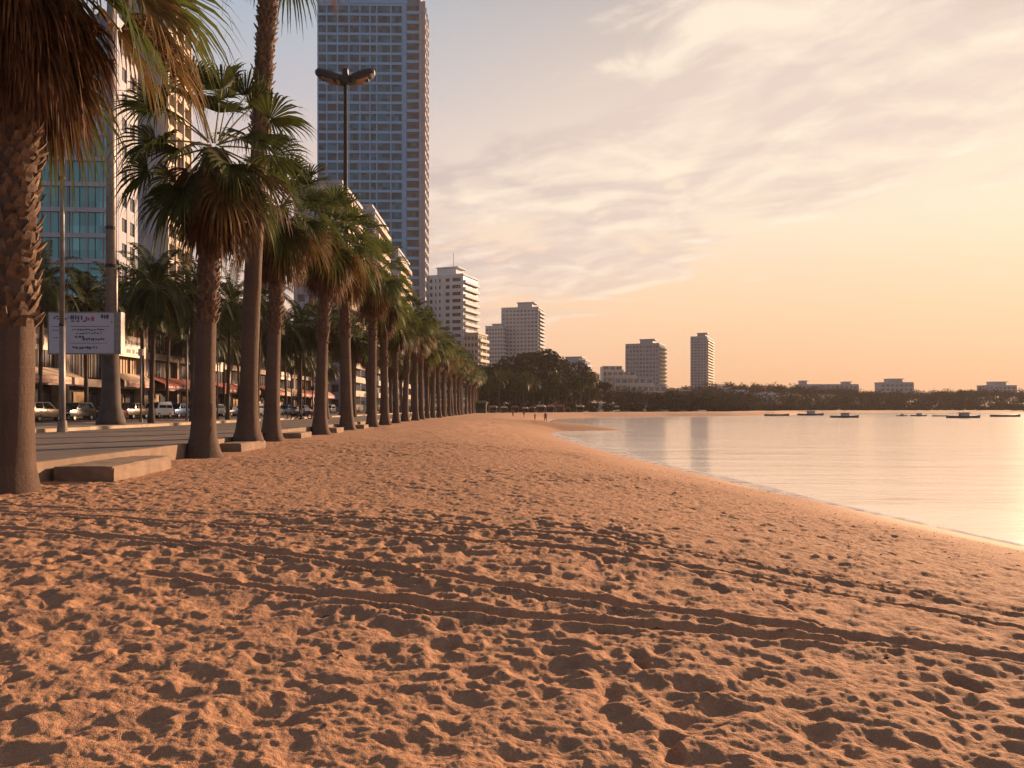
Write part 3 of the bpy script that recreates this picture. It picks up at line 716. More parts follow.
def build_forest():
    rnd = np.random.default_rng(5); P = []
    n = 8000
    x = rnd.uniform(60, 1250, n); y = rnd.uniform(300, 900, n); s = shore_dist(x, y)
    ok = (s > 34) & (s < 330) & (x / y > 0.12); x, y = x[ok], y[ok]; z = hill_z(x, y)
    sz = rnd.uniform(2.6, 5.2, len(x)) * np.where(rnd.random(len(x)) < 0.12, 1.35, 1.0)
    ux = rnd.uniform(-14, 460, 4200); uy = rnd.uniform(266, 640, 4200); us = shore_dist(ux, uy); ok = (us > np.where(ux > 150, 17, 27)) & (us < 62) & (uy > 268 + np.maximum(0, -ux) * 1.5)
    ux, uy = ux[ok], uy[ok]; uz = np.maximum(hill_z(ux, uy), -0.1); x = np.concatenate([x, ux]); y = np.concatenate([y, uy]); z = np.concatenate([z, uz - 0.6]); sz = np.concatenate([sz, rnd.uniform(1.4, 2.6, len(ux))])
    C = []
    for k in range(100):
        v = rnd.normal(size=(len(x), 3)); v /= np.linalg.norm(v, axis=1)[:, None]; v *= (0.5 + 0.5 * rnd.random((len(x), 1)))
        C.append(np.stack([x + v[:, 0] * sz, y + v[:, 1] * sz, z + sz * 0.75 + v[:, 2] * sz * 0.8], -1))
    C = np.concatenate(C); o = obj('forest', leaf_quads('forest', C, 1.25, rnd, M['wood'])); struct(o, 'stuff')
    tag(o, 'dark wooded hills closing the far side of the bay', 'forest')
build_forest()

# ------------------------------------------------------------------ buildings
WMESH = {}
class Bld:
    """a building: the origin is its near right corner, x runs left to right along the front, y into the depth"""
    def __init__(s, name, label, cat, loc, rz=0.0, group=None):
        s.root = thing(name, label, cat, loc, rz, group); s.wins = []
    def wall(s, w, dp, h, mat, name='wall', x0=None, z0=0, y0=0.0):
        b = MB(); x0 = -w if x0 is None else x0; b.box(x0, x0 + w, y0, y0 + dp, z0, h); return b.build(name, mat, s.root)
    def part(s, name, mb, mat): return mb.build(name, mat, s.root)
    def win(s, o, u, n, u0, u1, z0, z1, mat): s.wins.append((o, u, n, u0, u1, z0, z1, mat))
    def grid(s, o, u, n, edges, z0, fh, floors, pier, sp, wmat, fmat, out=0.35, name='facade_frame', skip=None, inset=0.03):
        b = MB(); z1 = z0 + fh * floors
        for e in edges: b.obox(o, u, n, e - pier / 2, e + pier / 2, 0.001, out, z0, z1)
        for f in range(floors + 1): b.obox(o, u, n, edges[0], edges[-1], 0.001, out - 0.05, z0 + f * fh - sp / 2, z0 + f * fh + sp / 2)
        s.part(name, b, fmat)
        for f in range(floors):
            for a, c in zip(edges[:-1], edges[1:]):
                if skip and skip(f, a): continue
                s.win(o, u, n, a + pier / 2 + 0.02, c - pier / 2 - 0.02, z0 + f * fh + sp / 2 + 0.02, z0 + (f + 1) * fh - sp / 2 - 0.02, wmat)
    def balconies(s, o, u, n, u0, u1, z0, fh, floors, mat, out=1.5, par=1.05, th=0.22, top=None):
        b = MB(); k = 0.14
        b.obox(o, u, n, u0, u1, 0.001, out, 0, th)
        b.obox(o, u, n, u0, u1, out - k, out + 0.02, th, th + par)
        b.obox(o, u, n, u0, u0 + k, 0.002, out - k, th, th + par); b.obox(o, u, n, u1 - k, u1, 0.002, out - k, th, th + par)
        me = b.mesh('balcony', mat)
        for f in range(floors): obj('balcony', me, s.root, (0, 0, z0 + f * fh))
    def done(s, limit=100):
        s.wins.sort(key=lambda q: -q[5]); rest = {}
        for i, (o, u, n, u0, u1, z0, z1, mat) in enumerate(s.wins):
            if i < limit:
                key = (round(u1 - u0, 2), round(z1 - z0, 2), u, n, mat.name)
                if key not in WMESH:
                    b = MB(); w, h = u1 - u0, z1 - z0
                    b.mat(0).obox((0, 0, 0), u, n, 0, w, 0.004, 0.06, 0, h)
                    b.mat(1).obox((0, 0, 0), u, n, w * 0.5 - 0.04, w * 0.5 + 0.04, 0.062, 0.10, 0, h)
                    WMESH[key] = b.mesh('window', [mat, M['metal_dark']])
                p = Vector(o) + Vector(u) * u0; p.z += z0; obj('window', WMESH[key], s.root, p)
            else: rest.setdefault(mat.name, []).append((o, u, n, u0, u1, z0, z1))
        for k, L in rest.items():
            b = MB()
            for (o, u, n, u0, u1, z0, z1) in L: b.obox(o, u, n, u0, u1, 0.004, 0.06, z0, z1)
            q = s.part('window', b, MATS[k]); q['kind'] = 'stuff'
FR = lambda w: ((-w, 0, 0), (1, 0, 0), (0, -1, 0))
SD = ((0, 0, 0), (0, 1, 0), (1, 0, 0))

# the blue tower
def blue_tower():
    d = 400.0; k = d / F; w = (421 - 318) * k; h = Z_at(-4, d); fh = 9.8 * k; nf = int((h - 8 - 5) / fh)
    B = Bld('glass_tower', 'tallest slab tower with blue glass grid facade, cut by the top of the photo', 'tower', (X_at(421, d), d, 0.3), R(1.0))
    dp = 20
    B.wall(w, dp, h, M['bluecore'])
    px = [318.5, 327.2, 337.8, 349.3, 360.2, 370.2, 377, 391, 402.5]
    e = [(p - 318) * k for p in px]; o, u, n = FR(w); z0 = h - 5.2 - nf * fh
    B.grid(o, u, n, e, z0, fh, nf, 0.62, 1.35, M['glass_blue'], M['blueframe'], 0.45)
    b = MB(); b.obox(o, u, n, e[-1] + 0.37, (406.5) * k - 318 * k, 0.001, 0.6, 0.1, h - 0.05); B.part('corner_pier', b, M['blueframe'])
    b = MB(); b.obox(o, u, n, -0.2, w * 0.87, 0.001, 0.75, h - 4.6, h + 0.4); B.part('roof_parapet', b, M['blueframe'])
    b = MB(); b.box(-w * 0.7, -w * 0.2, 6, 20, h + 0.003, h + 6); B.part('roof_plant_room', b, M['blueframe'])
    # recessed loggias by the corner, then the balconied sea side
    u0 = (406.8 - 318) * k; u1 = (419.3 - 318) * k
    for f in range(nf): B.win(o, u, n, u0 + 0.3, u1 - 0.2, z0 + f * fh + 0.8, z0 + (f + 1) * fh - 0.5, M['glass_dark'])
    B.balconies(o, u, n, u0 + 0.05, u1, z0, fh, nf, M['blueframe'], 1.3, 1.2, 0.35)
    b = MB(); b.obox(o, u, n, u1 + 0.05, w, 0.001, 1.7, 0.1, h - 1); B.part('corner_fin', b, M['pinkgrey'])
    o, u, n = SD
    for f in range(nf):
        for q in range(3): B.win(o, u, n, 0.8 + q * 6.5, 6.4 + q * 6.5, z0 + f * fh + 0.5, z0 + (f + 1) * fh - 0.6, M['glass_dark'])
    B.balconies(o, u, n, 0.3, dp - 0.3, z0, fh, nf, M['pinkgrey'], 2.1, 1.3, 0.35)
    b = MB()
    for q in range(4): b.obox(o, u, n, 0.02 + q * 6.5, 0.42 + q * 6.5, 0.003, 2.3, 0.1, h - 3)
    B.part('sea_side_fin', b, M['pinkgrey'])
    B.done()
blue_tower()

def block(name, label, cat, px_l, px_c, px_r, base_d, top_py, floors, wmat, gmat, front_bays=4, balc_side=True, band=True, sidewall=None, pent=None, depth=None, z0=0.3, theta=0.0, mast=False, cornice=True, balc_front=None, pier_w=None):
    d = base_d; k = d / F; h = Z_at(top_py, d) - z0; xr = X_at(px_c, d)
    th = R(theta); qc, ql, qr = (px_c - 512) / F, (px_l - 512) / F, (px_r - 512) / F
    w = (xr - ql * d) / (math.cos(th) + ql * math.sin(th))
    dp = max(6.0, min(80.0, d * (qr - qc) / (math.sin(th) - qr * math.cos(th)))) if not depth or theta else depth
    B = Bld(name, label, cat, (xr, d, z0), -th)
    B.wall(w, dp, h, wmat); fh = (h - 1.0) / floors; o, u, n = FR(w)
    edges = [w * q for q in front_bays] if isinstance(front_bays, list) else [w * i / front_bays for i in range(front_bays + 1)]
    pier = pier_w or w / (len(edges) - 1) * 0.34
    B.grid(o, u, n, edges, 0.6, fh, floors, pier, fh * 0.5, gmat, wmat, 0.4)
    o, u, n = SD
    nb = max(2, int(dp / 7))
    for f in range(floors):
        for q in range(nb): B.win(o, u, n, dp * q / nb + 0.6, dp * (q + 1) / nb - 0.6, 0.6 + f * fh + fh * 0.36, 0.6 + (f + 1) * fh - 0.25, M['glass_dark'])
    if balc_side: B.balconies(o, u, n, 0.2, dp - 0.2, 0.6, fh, floors, sidewall or wmat, 1.5, fh * 0.34, 0.28)
    if balc_front:
        o, u, n = FR(w)
        for (a, c) in balc_front: B.balconies(o, u, n, a * w, c * w, 0.6, fh, floors, wmat, 1.4, fh * 0.33, 0.25)
    if cornice: b = MB(); b.box(-w - 0.4, 0.5, -0.6, dp + 0.4, h + 0.002, h + 0.9); B.part('roof_parapet', b, wmat)
    if pent:
        l, r_, t = pent; b = MB(); b.box((l - px_c) * k, (r_ - px_c) * k, 3, min(dp - 1, 14), h + 0.5, Z_at(t, d) - z0); p = B.part('roof_plant_room', b, wmat)
        b = MB(); b.box((l - px_c) * k - 0.5, (r_ - px_c) * k + 1.6, 2.4, min(dp - 0.6, 14.6), Z_at(t, d) - z0 + 0.003, Z_at(t, d) - z0 + 0.6); b.build('roof_slab', wmat, p)
    if mast: b = MB(); b.tube([(-w * 0.35, 6, h), (-w * 0.35, 6, h + 14)], 0.12, 5); B.part('antenna', b, M['metal_dark'])
    B.done(); return B
block('hotel_building', 'white hotel slab with dark window bands, first right of the blue tower', 'hotel', 424, 463, 478, 430, 275, 19, M['white'], M['glass_dark'], [0, .12, .26, .36, .47, .53, .70, .98], pent=(432, 453, 266), theta=20, mast=True, pier_w=1.6)
block('hotel_annex', 'sunlit lower annex of balconies beside the white hotel slab above the palms', 'hotel', 464, 478, 487, 418, 334, 11, M['cream'], M['glass_dark'], 4, theta=18, sidewall=M['cream'])
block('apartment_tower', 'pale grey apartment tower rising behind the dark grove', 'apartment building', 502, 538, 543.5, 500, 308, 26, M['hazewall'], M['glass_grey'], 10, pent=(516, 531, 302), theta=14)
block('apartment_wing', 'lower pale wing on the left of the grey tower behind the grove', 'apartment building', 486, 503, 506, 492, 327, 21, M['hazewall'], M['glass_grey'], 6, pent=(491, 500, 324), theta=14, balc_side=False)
block('apartment_block', 'wide banded apartment block with a roof box above the stepped white hotel', 'apartment building', 626, 659, 665, 620, 344, 15, M['pinkgrey'], M['glass_grey'], 10, pent=(639, 652, 339), theta=22, z0=3, sidewall=M['cream'])
block('round_topped_tower', 'slender high rise standing alone at the middle of the bay shore', 'tower', 691, 706.5, 713, 660, 337, 24, M['pinkgrey'], M['glass_grey'], 5, pent=(697, 705, 333), theta=22, z0=3, sidewall=M['cream'])
block('grove_villa', 'grey apartment house peeking out over the grove beside the tall trees', 'apartment building', 560, 585, 590, 440, 361, 10, M['hazewall'], M['glass_grey'], 7, pent=(564, 578, 357), theta=18)
def stepped(label, tiers, d):
    """terraced white building: each tier a wall with its own windows and balconies"""
    px_c = tiers[0][1]; k = d / F; B = Bld('terraced_hotel', label, 'hotel', (X_at(px_c, d), d, 1.0))
    for i, (l, r_, t, fl) in enumerate(tiers):
        w = (r_ - l) * k; h = Z_at(t, d) - 1.0; x1 = (r_ - px_c) * k; y0 = i * -5.0
        b = MB(); b.box(x1 - w, x1, y0, y0 + 18 - i * 0.03, 0, h); B.part('wall', b, M['white'])
        fh = h / fl; o, u, n = ((x1 - w, y0, 0), (1, 0, 0), (0, -1, 0)); nb = max(3, int(w / 4))
        for f in range(fl):
            for q in range(nb): B.win(o, u, n, w * q / nb + 0.4, w * (q + 1) / nb - 0.4, f * fh + fh * 0.4, (f + 1) * fh - 0.3, M['glass_grey'])
        B.balconies(o, u, n, 0, w, 0.2, fh, fl, M['cream'], 1.3, fh * 0.3, 0.3)
        o, u, n = ((x1, y0, 0), (0, 1, 0), (1, 0, 0)); B.balconies(o, u, n, 0.1, 4.8, 0.2, fh, fl, M['cream'], 1.2, fh * 0.3, 0.3)
    B.done()
stepped('white terraced hotel stepping down towards the sea below the banded block', [(603, 622, 366, 7), (606, 634, 372, 6), (613, 650, 379, 4), (628, 662, 387, 3)], 560)
for (nm, l, r_, dd, t, fl, lab, pent) in [
    ('hill_hotel', 881, 913, 800, 383, 4, 'wide grey hotel with a central roof box on the wooded ridge', (890, 904, 379)),
    ('hill_apartments', 826, 858, 790, 385, 4, 'long low apartment building on the ridge left of the roof box hotel', (846, 852, 382)),
    ('ridge_house', 800, 822, 800, 385, 3, 'leftmost of the low buildings along the top of the ridge', (803, 808, 381)),
    ('ridge_mansion', 985, 1016, 820, 386, 4, 'domed grey mansion on the ridge at the right edge of the photo', (994, 1008, 382)),
    ('shore_house', 846, 868, 660, 398, 3, 'small pale house among trees below the ridge hotel', None),
    ('low_white_hotel', 718, 748, 600, 391, 4, 'low pale building just right of the slender high rise', (722, 730, 388)),
    ('low_row_house', 748, 775, 585, 394, 3, 'low pale row house in the woods beside the shore', None),
    ('small_block', 664, 690, 590, 391, 3, 'low sunlit block between the banded block and the slender high rise', None)]:
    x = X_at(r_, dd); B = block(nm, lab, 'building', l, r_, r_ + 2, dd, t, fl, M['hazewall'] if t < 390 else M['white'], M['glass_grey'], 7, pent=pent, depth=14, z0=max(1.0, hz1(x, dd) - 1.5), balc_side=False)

# buildings along the street on the left
block('terrace_tower', 'white street block with sunlit cornice behind the palms, lowest left of blue tower', 'apartment building', 296, 341, 361, 196, 184, 15, M['pinkgrey'], M['glass_dark'], 4, depth=26, sidewall=M['shopwall'])
block('balcony_block', 'second white street block with curved balconies in front of the blue tower', 'apartment building', 352, 374, 386, 246, 212, 16, M['pinkgrey'], M['glass_dark'], 3, depth=26, sidewall=M['shopwall'], pent=(360, 366, 204))
block('balcony_block', 'third white street block with wavy balconies at the foot of the blue tower', 'apartment building', 378, 397, 411, 300, 249, 14, M['pinkgrey'], M['glass_dark'], 2, depth=34, sidewall=M['shopwall'])
def golden_tower():
    d = 128.0; x = X_at(161, d); h = 72; w = 9.0; dp = 10.0
    B = Bld('hotel_tower', 'tall hotel tower with golden sunlit balcony side behind the left palms', 'hotel', (x, d, 0.4))
    B.wall(w, dp, h, M['pinkgrey']); o, u, n = FR(w); fh = 3.2; fl = 22
    B.grid(o, u, n, [0.3, 2.2, 4.0], 0.5, fh, fl, 0.5, 1.1, M['glass_dark'], M['cream'], 0.3)
    for f in range(5): b = MB(); b.obox(o, u, n, 4.6, w - 0.02, 0.001, 0.10, 2 + f * 14, 15.6 + f * 14); B.part('wall_panel', b, M['pinkgrey'])
    o, u, n = SD
    for f in range(fl):
        for q in range(3): B.win(o, u, n, 0.5 + q * 3.1, 2.9 + q * 3.1, 0.5 + f * fh + 0.9, 0.5 + (f + 1) * fh - 0.5, M['glass_dark'])
    B.balconies(o, u, n, 0.2, dp - 0.2, 0.4, fh, fl, M['cream'], 0.9, 0.9, 0.25)
    b = MB(); [b.obox(o, u, n, q * 3.1 + 0.2, q * 3.1 + 0.5, 0.003, 1.15, 0.2, h) for q in range(4)]; B.part('side_fin', b, M['cream'])
    B.done()
golden_tower()
def glass_building():
    d = 97.0; x = X_at(117, d); w = 15.0; h = Z_at(18, d); fh = 3.25
    B = Bld('glass_office', 'teal glass office building behind the light pole and the near palm', 'office building', (x, d, 0.4), R(4))
    B.wall(w, 5.6, h, M['bluecore']); o, u, n = FR(w); fl = int((h - 1) / fh)
    e = [0, 2.2, 4.2, 4.9, 6.8, 8.9, 9.5, 11.4, 13.3, 15.0]
    B.grid(o, u, n, e, 0.5, fh, fl, 0.16, 0.30, M['glass_teal'], M['pinkgrey'], 0.22)
    b = MB()
    for f in range(1, fl): b.obox(o, u, n, 0.05, w, 0.002, 0.30, 0.5 + f * fh - 0.40, 0.5 + f * fh + 0.16)
    B.part('spandrel_band', b, M['hazewall'])
    b = MB(); b.tube([(-0.1, -0.2, 0), (-0.1, -0.2, h)], 0.35, 10); B.part('corner_column', b, M['white'])
    o, u, n = SD
    B.grid(o, u, n, [0.4, 2.8, 5.2], 0.5, fh, fl, 0.9, 1.5, M['glass_dark'], M['pinkgrey'], 0.25)
    B.done()
glass_building()

# the row of shops
def marks(b, o, u, n, u0, u1, z0, z1, rows, rnd, out):
    """lettering too small to read in the photo, kept as broken strokes of the same size"""
    dz = (z1 - z0) / rows
    for i in range(rows):
        a = u0 + rnd.uniform(0, 0.1) * (u1 - u0)
        while a < u1 - 0.05:
            c = min(u1, a + rnd.uniform(0.05, 0.16) * (u1 - u0))
            zz = z1 - (i + 0.75) * dz; hh = dz * rnd.uniform(0.25, 0.5)
            b.obox(o, u, n, a, c, out, out + 0.012, zz, zz + hh); a = c + rnd.uniform(0.02, 0.09) * (u1 - u0)
            if rnd.random() < 0.12: break
shops = [  # near end y, width, storeys, awning kind, label
    (60.5, 8.3, 2, 'cream', 'shop house with low blank front at the left edge, nearest of the shops'),
    (69.0, 9.6, 2, 'cream', 'shop house with wide cream awning and slanted white sign left of the pole sign'),
    (78.8, 8.6, 3, 'dark', 'dark recessed shop house between the two sunlit shop fronts'),
    (87.6, 8.2, 3, 'sign', 'shop house with tall cream sign board over ochre shutters'),
    (96.0, 9.4, 3, 'red', 'shop house with pitched red and white canopies behind the white van'),
    (105.6, 9.0, 4, 'pink', 'shop house with pale red awning behind the blue car'),
    (114.8, 10.0, 3, 'red', 'shop house with bright red fascia seen just right of the second palm trunk'),
    (125.0, 11.0, 4, 'pink', 'shop house with faded pink fascia between the tallest palm and its right neighbour'),
    (136.2, 12.0, 3, 'red', 'far shop house with thin red fascia behind the thick fourth palm'),
    (148.4, 13.0, 4, 'cream', 'far shop house with cream fascia left of the fifth palm of the row'),
    (161.6, 14.0, 3, 'red', 'far shop house with red fascia behind the fifth palm of the row'),
    (175.8, 17.0, 4, 'pink', 'farthest shop house of the row, pale pink fascia behind packed trunks')]
for i, (y, w, st, kind, lab) in enumerate(shops):
    rnd = random.Random(200 + i)
    x0 = -46.2; h = 0.6 + 3.9 * st
    root = thing('shop_house', lab, 'shop', (x0, y, PZ), 0.0, 'shop houses along the street')
    o, u, n = ((0, 0, 0), (0, 1, 0), (1, 0, 0))
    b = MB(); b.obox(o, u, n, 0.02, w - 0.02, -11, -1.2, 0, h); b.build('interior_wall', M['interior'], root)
    b = MB(); b.obox(o, u, n, 0.0, 0.45, -1.19, 0, 0, h); b.obox(o, u, n, w - 0.45, w, -1.19, 0, 0, h)
    for s_ in range(st): b.obox(o, u, n, 0.45, w - 0.45, -1.19, -0.01, 3.5 + 3.9 * s_, 4.35 + 3.9 * s_)
    b.obox(o, u, n, 0, w, -11.1, 0.15, h + 0.002, h + 0.7)
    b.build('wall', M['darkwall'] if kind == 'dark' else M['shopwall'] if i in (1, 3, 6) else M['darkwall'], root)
    for s_ in range(1, st):
        for q in range(3):
            a = 0.6 + q * (w - 1.2) / 3
            b = MB(); b.mat(0).obox(o, u, n, a + 0.15, a + (w - 1.2) / 3 - 0.15, -0.7, -0.62, 0.65 + 3.9 * s_, 3.35 + 3.9 * s_)
            fr = b.build('window', M['shutter'] if kind == 'sign' else M['glass_dark'], root)
            b = MB(); a1 = a + (w - 1.2) / 3
            for t in (0.08, 0.36, 0.64, 0.92): c_ = a + (a1 - a) * t; b.obox(o, u, n, c_ - 0.05, c_ + 0.05, -0.619, -0.55, 0.65 + 3.9 * s_, 3.35 + 3.9 * s_)
            b.build('window_frame', M['darkwall'], fr)
    for q in range(3):
        a = 0.55 + q * (w - 1.1) / 3
        b = MB(); b.obox(o, u, n, a + 0.1, a + (w - 1.1) / 3 - 0.35, -1.15, -1.08, 0.1, 2.9); b.build('shop_door', M['shutter'] if q == 1 else M['glass_dark'], root)
    am = M['awning_cream'] if kind in ('cream', 'sign') else M['awning_pink'] if kind == 'pink' else M['awning_red']
    if kind != 'dark':
        z = 3.9 if kind != 'sign' else 4.0; dpt = 2.2 if kind in ('cream', 'red') else 1.4
        b = MB(); P = [(0.01, z + 1.3), (dpt, z + 0.35), (dpt, z - 0.35), (dpt - 0.06, z - 0.35), (dpt - 0.06, z + 0.27), (0.01, z + 1.2)]
        segs = 1 if kind != 'red' else 2
        for q in range(segs):
            a0 = 0.3 + q * (w - 0.6) / segs; a1 = 0.3 + (q + 1) * (w - 0.6) / segs - 0.15
            b.loft([[(p[0], a, p[1]) for p in P] for a in (a0, a1)])
        aw = b.build('awning', am, root)
        b = MB(); marks(b, o, u, n, 1.0, w - 1.2, z - 0.25, z + 0.25, 1, rnd, dpt + 0.004); b.build('printed_marks', M['inkred'] if kind in ('cream', 'sign') else M['signcream'], aw)
    if kind in ('cream', 'sign') and i > 0 or i in (6, 9):
        z = 7.3 if kind == 'sign' else 6.9; hh = 2.5 if kind == 'sign' else 1.5
        b = MB(); b.obox(o, u, n, 0.4, w - (0.6 if kind == 'sign' else 3.2), 0.02, 0.32, z, z + hh); sb = b.build('sign_board', M['signcream'], root)
        b = MB(); marks(b, o, u, n, 0.9, w - (1.2 if kind == 'sign' else 3.8), z + 0.2, z + hh - 0.2, 2 if kind == 'sign' else 1, rnd, 0.322); b.build('printed_marks', M['inkdark'], sb)

# ------------------------------------------------------------------ cars
def prism_y(b, prof, hw0, hw1, zsplit=None):
    """profile in (y,z), extruded across x; half width hw0 low down, hw1 at the top"""
    z0 = min(p[1] for p in prof); z1 = max(p[1] for p in prof)
    H = lambda z: hw0 + (hw1 - hw0) * (z - z0) / (z1 - z0)
    n = len(prof); vs = [(-H(z), y, z) for y, z in prof] + [(H(z), y, z) for y, z in prof]
    fs = [tuple(range(n)), tuple(reversed(range(n, 2 * n)))] + [(i, i + n, (i + 1) % n + n, (i + 1) % n) for i in range(n)]
    return b.add(vs, fs)
def wheel_meshes(rad=0.33, w=0.22):
    b = MB(); prof = [(rad * 0.62, -w / 2), (rad * 0.92, -w / 2), (rad, -w * 0.3), (rad, w * 0.3), (rad * 0.92, w / 2), (rad * 0.62, w / 2)]
    b.loft([[(x, r_ * math.cos(2 * PI * k / 20), r_ * math.sin(2 * PI * k / 20)) for k in range(20)] for r_, x in prof], False); t = b.mesh('tyre', M['tyre'], True)
    b = MB(); prof = [(rad * 0.62, -w * 0.42), (rad * 0.2, -w * 0.3), (rad * 0.2, w * 0.3), (rad * 0.62, w * 0.42)]
    b.loft([[(x, r_ * math.cos(2 * PI * k / 20), r_ * math.sin(2 * PI * k / 20)) for k in range(20)] for r_, x in prof], True); return t, b.mesh('rim', M['rim'])
TYRE, RIM = wheel_meshes()
def make_car(kind, paint, label, loc, rz=0.0):
    t = thing('parked_car', label, 'car', loc, rz, 'cars parked along the street')
    if kind == 'sedan':
        low = [(-2.2, .32), (2.2, .32), (2.28, .55), (2.15, .78), (1.0, .95), (-1.5, .98), (-2.2, .92), (-2.28, .6)]; top = [(1.05, .93), (.25, 1.42), (-.85, 1.44), (-1.65, .96)]
    elif kind == 'van':
        low = [(-2.3, .35), (2.2, .35), (2.3, .7), (2.1, 1.05), (1.5, 1.12), (-2.3, 1.12)]; top = [(1.6, 1.1), (.9, 1.85), (-2.1, 1.92), (-2.3, 1.1)]
    elif kind == 'pickup':
        low = [(-2.6, .42), (2.4, .42), (2.5, .75), (2.35, 1.02), (1.2, 1.08), (-2.6, 1.08)]; top = [(1.25, 1.06), (.5, 1.72), (-.7, 1.74), (-.95, 1.06)]
    else:
        low = [(-2.15, .36), (2.1, .36), (2.2, .7), (2.05, .98), (1.0, 1.08), (-2.1, 1.1), (-2.2, .6)]; top = [(1.1, 1.06), (.35, 1.68), (-1.75, 1.70), (-2.1, 1.08)]
    bm = bmesh.new(); b = MB(); prism_y(b, low, .88, .84); prism_y(b, top, .83, .66); me = b.mesh('body', M['paint_' + paint])
    bm.from_mesh(me); bmesh.ops.recalc_face_normals(bm, faces=bm.faces); bmesh.ops.bevel(bm, geom=list(bm.edges), offset=.045, segments=2, affect='EDGES', profile=.6); bm.to_mesh(me); bm.free()
    me.polygons.foreach_set('use_smooth', [True] * len(me.polygons)); body = obj('body', me, t)
    z0, z1 = top[0][1] + .07, top[1][1] - .08
    H = lambda z: .83 + (.66 - .83) * (z - top[0][1]) / (top[1][1] - top[0][1]) + .008
    ya = lambda z: top[0][0] + (top[1][0] - top[0][0]) * (z - top[0][1]) / (top[1][1] - top[0][1])
    yb = lambda z: top[3][0] + (top[2][0] - top[3][0]) * (z - top[3][1]) / (top[2][1] - top[3][1])
    for sx in (-1, 1):
        m_ = (top[1][0] + top[2][0]) / 2
        for lo, hi in ((m_ + .05, None), (None, m_ - .05)):
            q = []
            for z in (z0, z1):
                a = ya(z) - .22 if hi is None else hi; c = yb(z) + .22 if lo is None else lo; q += [(sx * H(z), a, z), (sx * H(z), c, z)]
            b = MB(); b.add([q[0], q[1], q[3], q[2]] + [(p[0] - sx * .03, p[1], p[2]) for p in (q[0], q[1], q[3], q[2])], [(0, 1, 2, 3), (7, 6, 5, 4), (0, 4, 5, 1), (1, 5, 6, 2), (2, 6, 7, 3), (3, 7, 4, 0)]); b.build('side_window', M['carglass'], t)
    for fn, sg, nm in ((ya, 1, 'windscreen'), (yb, -1, 'rear_window')):
        q = [(-H(z0) + .1, fn(z0) + sg * .012, z0), (H(z0) - .1, fn(z0) + sg * .012, z0), (H(z1) - .1, fn(z1) + sg * .012, z1), (-H(z1) + .1, fn(z1) + sg * .012, z1)]
        b = MB(); b.add(q + [(p[0], p[1] - sg * .03, p[2]) for p in q], [(0, 1, 2, 3), (7, 6, 5, 4), (0, 4, 5, 1), (1, 5, 6, 2), (2, 6, 7, 3), (3, 7, 4, 0)]); b.build(nm, M['carglass'], t)
    for sx in (-1, 1):
        for yy in (1.38, -1.38):
            wl = obj('wheel', TYRE, t, (sx * .78, yy, .33)); wl.name = 'wheel'; obj('rim', RIM, wl)
        zf = low[2][1] - .02
        b = MB(); b.box(sx * .66 - .17, sx * .66 + .17, 2.12, low[2][0] + .02, zf - .02, zf + .14); b.build('headlight', M['headlight'], t)
        b = MB(); b.box(sx * .68 - .13, sx * .68 + .13, low[0][0] - .10, low[0][0] + .04, .74, .92); b.build('tail_light', M['taillight'], t)
    b = MB(); b.box(-.8, .8, 2.2, low[2][0] + .05, .36, .54); b.build('bumper', M['metal_dark'], t)
    return t
cars = [('suv', 'gold'), ('suv', 'black'), ('sedan', 'maroon'), ('pickup', 'gold'), ('van', 'white'), ('pickup', 'blue'), ('suv', 'grey'), ('suv', 'silver'), ('sedan', 'navy'), ('sedan', 'black'), ('van', 'silver'), ('suv', 'navy'), ('sedan', 'white'), ('pickup', 'blue'), ('sedan', 'silver'), ('suv', 'white'), ('sedan', 'red'), ('van', 'grey'), ('sedan', 'black'), ('van', 'white')]
CL = {0: 'tan parked off-roader partly hidden behind the massive near palm trunk', 1: 'black parked off-roader just right of the thin light pole', 2: 'maroon parked saloon mostly hidden by the thick dark pole base', 3: 'gold parked pickup right of the thick dark pole base', 4: 'bright white parked van in front of the red canopies', 5: 'light blue parked pickup just left of the second palm trunk'}
for i, (k, p) in enumerate(cars):
    lab = CL.get(i, f'{p} parked {dict(suv="off-roader", sedan="saloon", van="van", pickup="pickup")[k]} in the roadside row, {ORD[i]} from the near end')
    make_car(k, p, lab, (-40.6 + rng.uniform(-.15, .15), 65.0 + 5.5 * i + rng.uniform(-.2, .2), PZ), PI if i % 3 else 0.0)
def make_bike(label, loc, rz):
    t = thing('parked_motorbike', label, 'motorbike', loc, rz, 'motorbikes at the kerb')
    for yy in (.62, -.62):
        b = MB(); b.loft([[(x, r_ * math.cos(2 * PI * k / 16), .3 + r_ * math.sin(2 * PI * k / 16)) for k in range(16)] for r_, x in ((.20, -.04), (.30, -.04), (.30, .04), (.20, .04), (.20, -.04))], False); w_ = b.build('wheel', M['tyre'], t, loc=(0, yy, 0))
    b = MB(); b.loft([[(sx * hw, y, z) for sx, z in ((-1, z0), (1, z0), (1, z1), (-1, z1))] for y, hw, z0, z1 in ((-.75, .08, .62, .74), (-.4, .14, .36, .74), (0, .15, .28, .62), (.3, .12, .3, .6), (.5, .08, .5, .95))]); b.build('body', M['paint_black'], t)
    b = MB(); b.loft([[(sx * hw, y, z) for sx, z in ((-1, .75), (1, .75), (.8, .84), (-.8, .84))] for y, hw in ((-.72, .1), (-.3, .15), (.05, .12))]); b.build('seat', M['tyre'], t)
    b = MB(); b.tube([(-.33, .38, 1.02), (-.1, .5, .98), (.1, .5, .98), (.33, .38, 1.02)], .018, 6); b.tube([(0, .5, .98), (0, .62, .3)], .03, 6); b.build('handlebar', M['metal_dark'], t)
    b = MB(); b.box(-.07, .07, .53, .62, .82, .95); b.build('headlight', M['headlight'], t)
    return t
